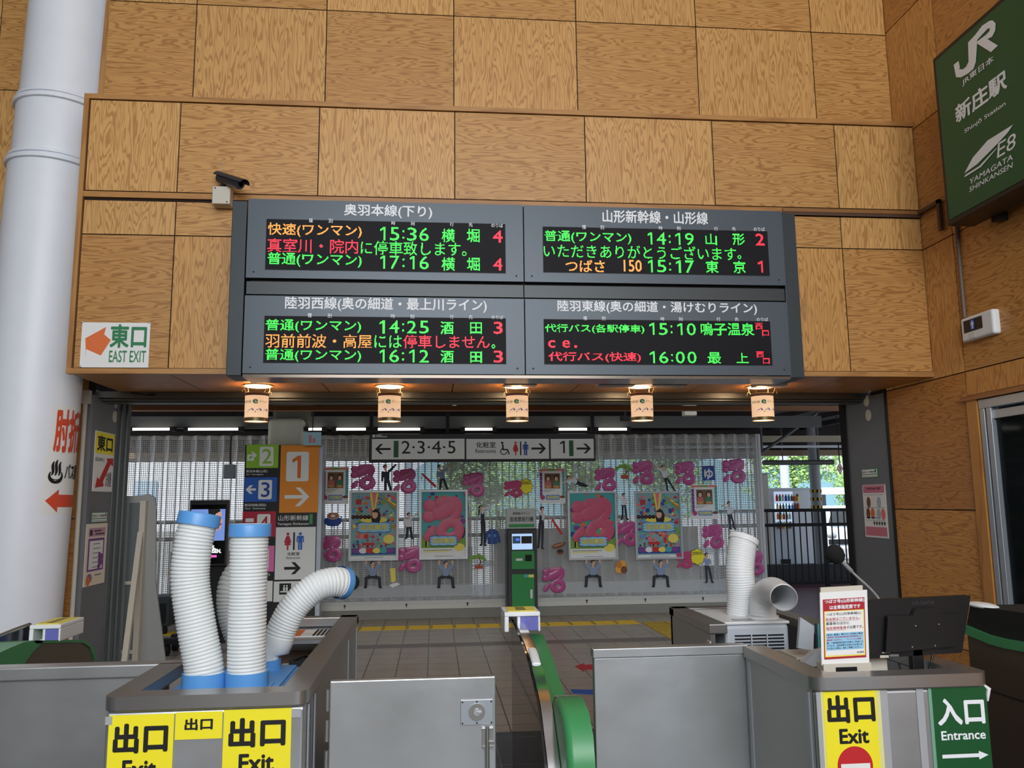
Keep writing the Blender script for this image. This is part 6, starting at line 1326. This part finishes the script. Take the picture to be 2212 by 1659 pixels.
# stickers
pl = FY(2.7905)
def f(b, pl, q, c):
    u = q[2] - q[0]; b.rect(pl, q[0] + .008, q[1], q[2] - .016, q[3] - .002, c, YELLOW); c += .0006
    b.text(pl, '出口', q[0] + .018, .850, q[2] - .022, .941, c, INK, .04); b.text(pl, 'Exit', q[0] + .056, .783, q[2] - .05, .832, c, INK, .03)
    b.disc(pl, q[0] + .105, .713, .062, .062, c, RED, 40); b.rect(pl, q[0] + .055, .70, q[0] + .157, .72, c + .0006, PAPER)
paper('exit_sticker', 'yellow exit sticker with no-entry disc on the right counter', (1.305, .60, 1.515, .955), pl, f, .0012, mat('clear_lamination', (226, 222, 150), .35), 'sticker')
def f(b, pl, q, c):
    b.rect(pl, q[0] + .012, q[1], q[2], q[3], c, GREENS); c += .0006
    b.text(pl, '入口', q[0] + .026, .83, q[2] - .012, .918, c, LETTER, .035); b.text(pl, 'Entrance', q[0] + .034, .782, q[2] - .016, .812, c, LETTER, .02)
    b.arrow(pl, q[0] + .032, .73, q[2] - .012, .014, .006, c, LETTER, .034)
paper('entrance_sticker', 'green entrance sticker with white arrow on the right counter', (1.688, .60, 1.898, .955), pl, f, .0012, mat('clear_lamination_green', (120, 164, 140), .35), 'sticker')
for x, la in ((1.515, 'right of the yellow exit sticker'), (1.645, 'left of the green entrance sticker'), (1.289, 'at the left corner of the right counter')):
    mb = MB(); mb.slab(FY(2.7905), x, .6, x + (.026 if x > 1.3 else .016), .952, 0, .0008, TAPE); mb.build('tape_strip', label='long vertical strip of grey tape ' + la, cat='tape')
mb = MB(); mb.ring([(1.893, 2.787, .957), (1.906, 2.785, .945), (1.902, 2.786, .925), (1.9, 2.787, .905)], [.004, .008, .006, .003], PAPER, 6); mb.build('tape_strip', label='crumpled clear tape at the top right corner of the entrance sticker', cat='tape')
# monitor seen from behind
t = thing('monitor', (1.80, 3.05, .87), 'black computer monitor seen from behind on the right counter', 'monitor')
pl = FY(3.0); c4 = [pl.px(*p) for p in ((1877, 1297), (2097, 1286), (2078, 1410), (1878, 1423))]
mb = MB(); mb.prism(pl, c4, -.035, 0, BLACK); mb.build('back_cover', t, bevel=.006)
def M4(x, y): return 1680 + x / 3.464, 1180 + y / 3.464
hp = [pl.px(*M4(*p)) for p in ((800, 515), (985, 515), (1010, 460), (1165, 455), (1200, 500), (1345, 500), (1310, 740), (785, 790))]
mb = MB(); mb.prism(pl, hp, 0, .022, BLACK); mb.build('rear_housing', t, bevel=.006)
mb = MB(); mb.text(pl, 'I-O DATA', *cr(pl, M4, 1003, 410, 1170, 436), .001, mat('dim_grey', (54, 54, 56), .5), .02); mb.build('maker_mark', t)
mb = MB()
for x, y in ((1005, 588), (1177, 576), (980, 745), (1150, 735)): a = pl.px(*M4(x, y)); mb.disc(pl, *a, .0025, .0025, .024, SILVER, 8)
mb.rect(pl, *cr(pl, M4, 765, 815, 830, 835), .001, CREAM); mb.rect(pl, *cr(pl, M4, 835, 808, 905, 825), .001, mat('label_grey', (120, 120, 120), .5)); mb.rect(pl, *cr(pl, M4, 780, 792, 840, 800), .001, CREAM); mb.build('rating_label', t)
a = pl.px(*M4(1052, 840)); mb = MB(); mb.box(a[0] - .022, 3.0, .88, a[0] + .022, 3.03, a[1] + .06, BLACK); mb.build('neck', t, bevel=.004)
mb = MB(); mb.box(a[0] - .1, 2.95, .87, a[0] + .1, 3.12, .882, BLACK); mb.build('foot', t, bevel=.004)
mb = MB(); P_ = path_cr([(a[0] + .04, 3.02, .885), (a[0] + .02, 3.0, .93), (a[0] + .035, 2.99, .975), (a[0] + .06, 3.0, 1.03)], .01); mb.ring(P_, .004, BLACK, 8); mb.build('cable', t, 60)
# notice stand
pl = FY(2.95); t = thing('notice_stand', (1.48, 2.96, .87), 'white notice with red heading standing at the left corner of the right counter', 'notice')
c4 = [pl.px(*p) for p in ((1771, 1280), (1873, 1274), (1878, 1431), (1775, 1437))]
mb = MB(); mb.prism(pl, c4, -.004, 0, PAPER); pn = mb.build('notice_sheet', t)
mb = MB(); mb.prism(pl, [pl.px(*p) for p in ((1776, 1270), (1867, 1265), (1872, 1380), (1780, 1384))], -.02, -.012, CREAM); mb.build('backing_card', t)
mb = MB(); mb.box(1.395, 2.945, .87, 1.575, 3.0, 1.012, CREAM); mb.box(1.44, 2.943, .965, 1.52, 2.945, 1.0, BLACK); mb.build('holder', t, bevel=.003)
def N8(x, y): return 1750 + x / 8.294, 1250 + y / 8.294
class Quad:
    """sheet coordinates 0..1 mapped on the tilted notice"""
    def __init__(s, c): s.c = [Vector(p) for p in c]
    def __call__(s, a, b, k=0.): top = s.c[0].lerp(s.c[1], a); bot = s.c[3].lerp(s.c[2], a); p = bot.lerp(top, b); return pl(p.x, p.y, k)
Q = Quad(c4); mb = MB(); c = .0012
NR = mat('notice_red', (176, 30, 44), .5); mb.rect(Q, .055, .03 + .045, .935, .90, c, NR); c += .0004; mb.rect(Q, .075, .105, .915, .735, c, YEL2); c += .0004; mb.rect(Q, .095, .125, .895, .725, c, PAPER); c += .0004
mb.text(Q, 'つばさ号(山形新幹線)', .085, .835, .92, .895, c, LETTER, .03); mb.text(Q, 'は全車指定席です', .19, .755, .84, .815, c, LETTER, .03)
for s_, x1, y, m in (('つばさ号(山形新幹線)に', .86, .665, INK), ('自由席はございません。', .82, .60, NR), ('乗車券のほかに', .6, .54, INK)): mb.text(Q, s_, .105, y, x1, y + .045, c, m, .01)
mb.text(Q, '指定席特急券', .105, .475, .53, .52, c, NR, .015); mb.text(Q, 'が必要です。', .54, .478, .885, .522, c, INK, .01); mb.rect(Q, .105, .592, .8, .595, c, NR); mb.rect(Q, .105, .466, .53, .469, c, NR)
mb.rect(Q, .1, .195, .89, .43, c, LBLUE); c += .0004
for k, (s_, m) in enumerate((('「新庄~福島」間のみご利用の場合', NAVY), ('「乗車券+指定特急券(指定席特急券より', NR), ('通常期で530円引)」、「タッチでGo!新幹', NR), ('線」で普通車指定席の空席をご利用いた', NAVY), ('だけます。指定席券をお持ちのお客さま', NAVY), ('がお見えの際は、席をご移動ください。', NAVY))): mb.text(Q, s_, .11, .395 - k * .0375, .875 - .02 * (k % 3), .423 - k * .0375, c, m, .008)
mb.text(Q, '新庄駅長', .74, .14, .885, .165, c, INK, .008); mb.build('lettering', pn)
# microphone
t = thing('microphone', (1.83, 3.3, .87), 'gooseneck microphone with black foam behind the monitor', 'microphone')
pm = FY(3.25); A, B, C_ = (pm(*pm.px(*p)) for p in ((1803, 1196), (1828, 1222), (1905, 1305)))
mb = MB(); mb.ball(A, .037, mat('foam_black', (20, 20, 22), .95, bump=.3, nscale=160), 18, (1, 1, 1.0)); d = (B - A).normalized(); mb.ring([A + d * .0, A + d * .03, A + d * .042], [.036, .028, .012], mat('foam_black', (20, 20, 22), .95), 16); mb.build('foam_cover', t, 60)
mb = MB(); mb.ring([A + d * .04, B + d * .03, B + d * .035], [.0085, .0085, .006], SILVER, 12); mb.build('capsule_body', t, 50)
mb = MB(); mb.ring(path_cr([B + d * .03, C_, (C_.x + .05, 3.25, .95), (C_.x + .06, 3.25, .88)], .01), .005, SILVER, 10); mb.build('gooseneck', t, 60)
mb = MB(); mb.cyl((C_.x + .06, 3.25, .87), (C_.x + .06, 3.25, .885), .05, BLACK, 20); mb.build('base', t, 40)
# things on the counter
mb = MB(); mb.box(1.60, 3.06, .87, 1.70, 3.15, 1.0, CREAM); mb.box(1.615, 3.055, .93, 1.64, 3.06, .95, BLACK); mb.build('desk_box', label='small cream box with a dark socket behind the notice stand', cat='box', bevel=.006)
mb = MB(); mb.box(1.83, 3.06, .87, 1.87, 3.14, .985, PAPER); mb.build('desk_box', label='white card box under the left edge of the monitor', cat='box', bevel=.004)
pt = FY(3.35); q = pt.rect(1730, 1412, 1768, 1440); mb = MB(); mb.prism(pt, [(q[0], q[1]), (q[2] + .05, q[1]), (q[2] + .05, q[3] + .02), (q[0] + .06, q[3])], -.05, 0, GRIDC); mb.build('document_tray', label='pale grey tray edge beside the notice stand', cat='tray')
pt = FY(3.7); q = pt.rect(1722, 1338, 1755, 1400); t = thing('document_rack', (q[0], 3.75, .8), 'rack of papers hung on the inner wall of the right counter', 'rack')
mb = MB(); mb.box(q[0] - .01, 3.7, q[1] - .05, 1.87, 3.9, q[1] - .04, CREAM); mb.box(1.845, 3.7, q[1] - .05, 1.875, 3.9, q[3], CREAM); mb.build('holder', t)
mb = MB(); mb.prism(pt, [(q[0], q[1]), (q[2], q[1] - .01), (q[2] + .01, q[3] - .03), (q[0] + .02, q[3] + .01)], -.02, 0, GRIDC); mb.build('papers', t)
for k, m in enumerate((NAVY, TEAL, BLACK)): mb = MB(); x = q[2] + .015 + k * .012; mb.cyl((x, 3.7, q[1]), (x + .004, 3.7, q[3] - .02), .005, m, 8); mb.build('pen', t, 40)
# white air conditioner with two ducts
t = thing('portable_air_conditioner', (1.6, 4.3, 0), 'white portable air conditioner with two white ducts behind the right gate door', 'air conditioner')
mb = MB(); mb.box(1.44, 4.08, .03, 1.765, 4.56, .985, GRIDC); mb.build('body', t, bevel=.018, seg=3)
mb = MB(); mb.box(1.435, 4.075, .985, 1.77, 4.565, 1.0, HOSEW); mb.build('top_cover', t, bevel=.006)
mb = MB()
for k in range(22): mb.box(1.485, 4.074, .93 - k * .016, 1.735, 4.081, .936 - k * .016, SHADE)
gr = mb.build('grille', t); mb = MB()
for x in (1.565, 1.645): mb.box(x, 4.070, .57, x + .006, 4.078, .94, GRIDC)
mb.build('grille_rib', gr)
mb = MB(); mb.box(1.50, 4.1, 1.0, 1.6, 4.16, 1.003, mat('panel_grey', (150, 152, 156), .3)); mb.build('control_panel', t)
duct(t, [(1600, 1335, 4.34), (1602, 1290, 4.34), (1598, 1230, 4.34), (1603, 1180, 4.36), (1608, 1160, 4.37)], .075, .0124, HOSEW, .035, .08, .003, capm=HOSEW)
e0 = [Vector(FY(p[2])(*FY(p[2]).px(p[0], p[1]))) for p in ((1648, 1330, 4.2), (1648, 1306, 4.2), (1652, 1284, 4.17), (1668, 1275, 4.06), (1685, 1283, 3.92), (1694, 1292, 3.82))]
P_ = path_cr(e0, .006); mb = MB(); mb.ring(P_, [.066 - .006 * min(1, i / len(P_)) + (.0012 if i % 3 == 0 else 0) for i in range(len(P_))], HOSEW, 36, False); o_ = mb.build('elbow_duct', t, 60)
d = (P_[-1] - P_[-3]).normalized(); mb = MB(); mb.ring([P_[-1] - d * .03, P_[-1], P_[-1] + d * .002], [.063, .063, .0605], HOSEW, 36, False); mb.build('mouth_ring', o_, 60)
mb = MB(); mb.cyl((P_[0].x, P_[0].y, 1.0), (P_[0].x, P_[0].y, 1.012), .078, HOSEW, 36); mb.build('base_ring', t, 40)
# right ticket gate
t = thing('ticket_gate', (2.35, 2.7, 0), 'automatic ticket gate at the right edge, dark top with a green band', 'ticket gate')
pr = FXR(2.17); A = [pr.px(*p) for p in ((2088, 1350), (2108, 1358), (2140, 1371), (2175, 1380), (2212, 1386), (2300, 1392))]
up = [(-3.24, 1.165)] + [pr.px(*p) for p in ((2130, 1313), (2170, 1318), (2212, 1324), (2300, 1334))]
mb = MB(); mb.prism(pr, up + A[::-1], -.4, 0, BLACKM); mb.build('smoked_panel', t)
lo = [(p[0], p[1] - .035) for p in A]
mb = MB(); mb.prism(pr, A + lo[::-1], -.4, .012, GREENG); mb.build('green_band', t, 40)
mb = MB(); mb.prism(pr, lo + [(lo[-1][0], 0), (lo[0][0] , 0)], -.4, 0, mat('gate_bronze', (120, 106, 92), .35, metal=.7)); bd = mb.build('body', t)
mb = MB(); sa, sb = pr.px(2110, 1482), pr.px(2260, 1530); mb.ring([pr(*sa, .0005), pr(*sb, .0005)], .003, BLACKM, 4); mb.build('seam', bd)
a = FXR(2.2).px(2122, 1308); mb = MB(); mb.ball((2.2, -a[0], a[1]), .04, HOSEW, 18, (1.0, 2.2, .32)); mb.build('sensor_cap', t, 60)
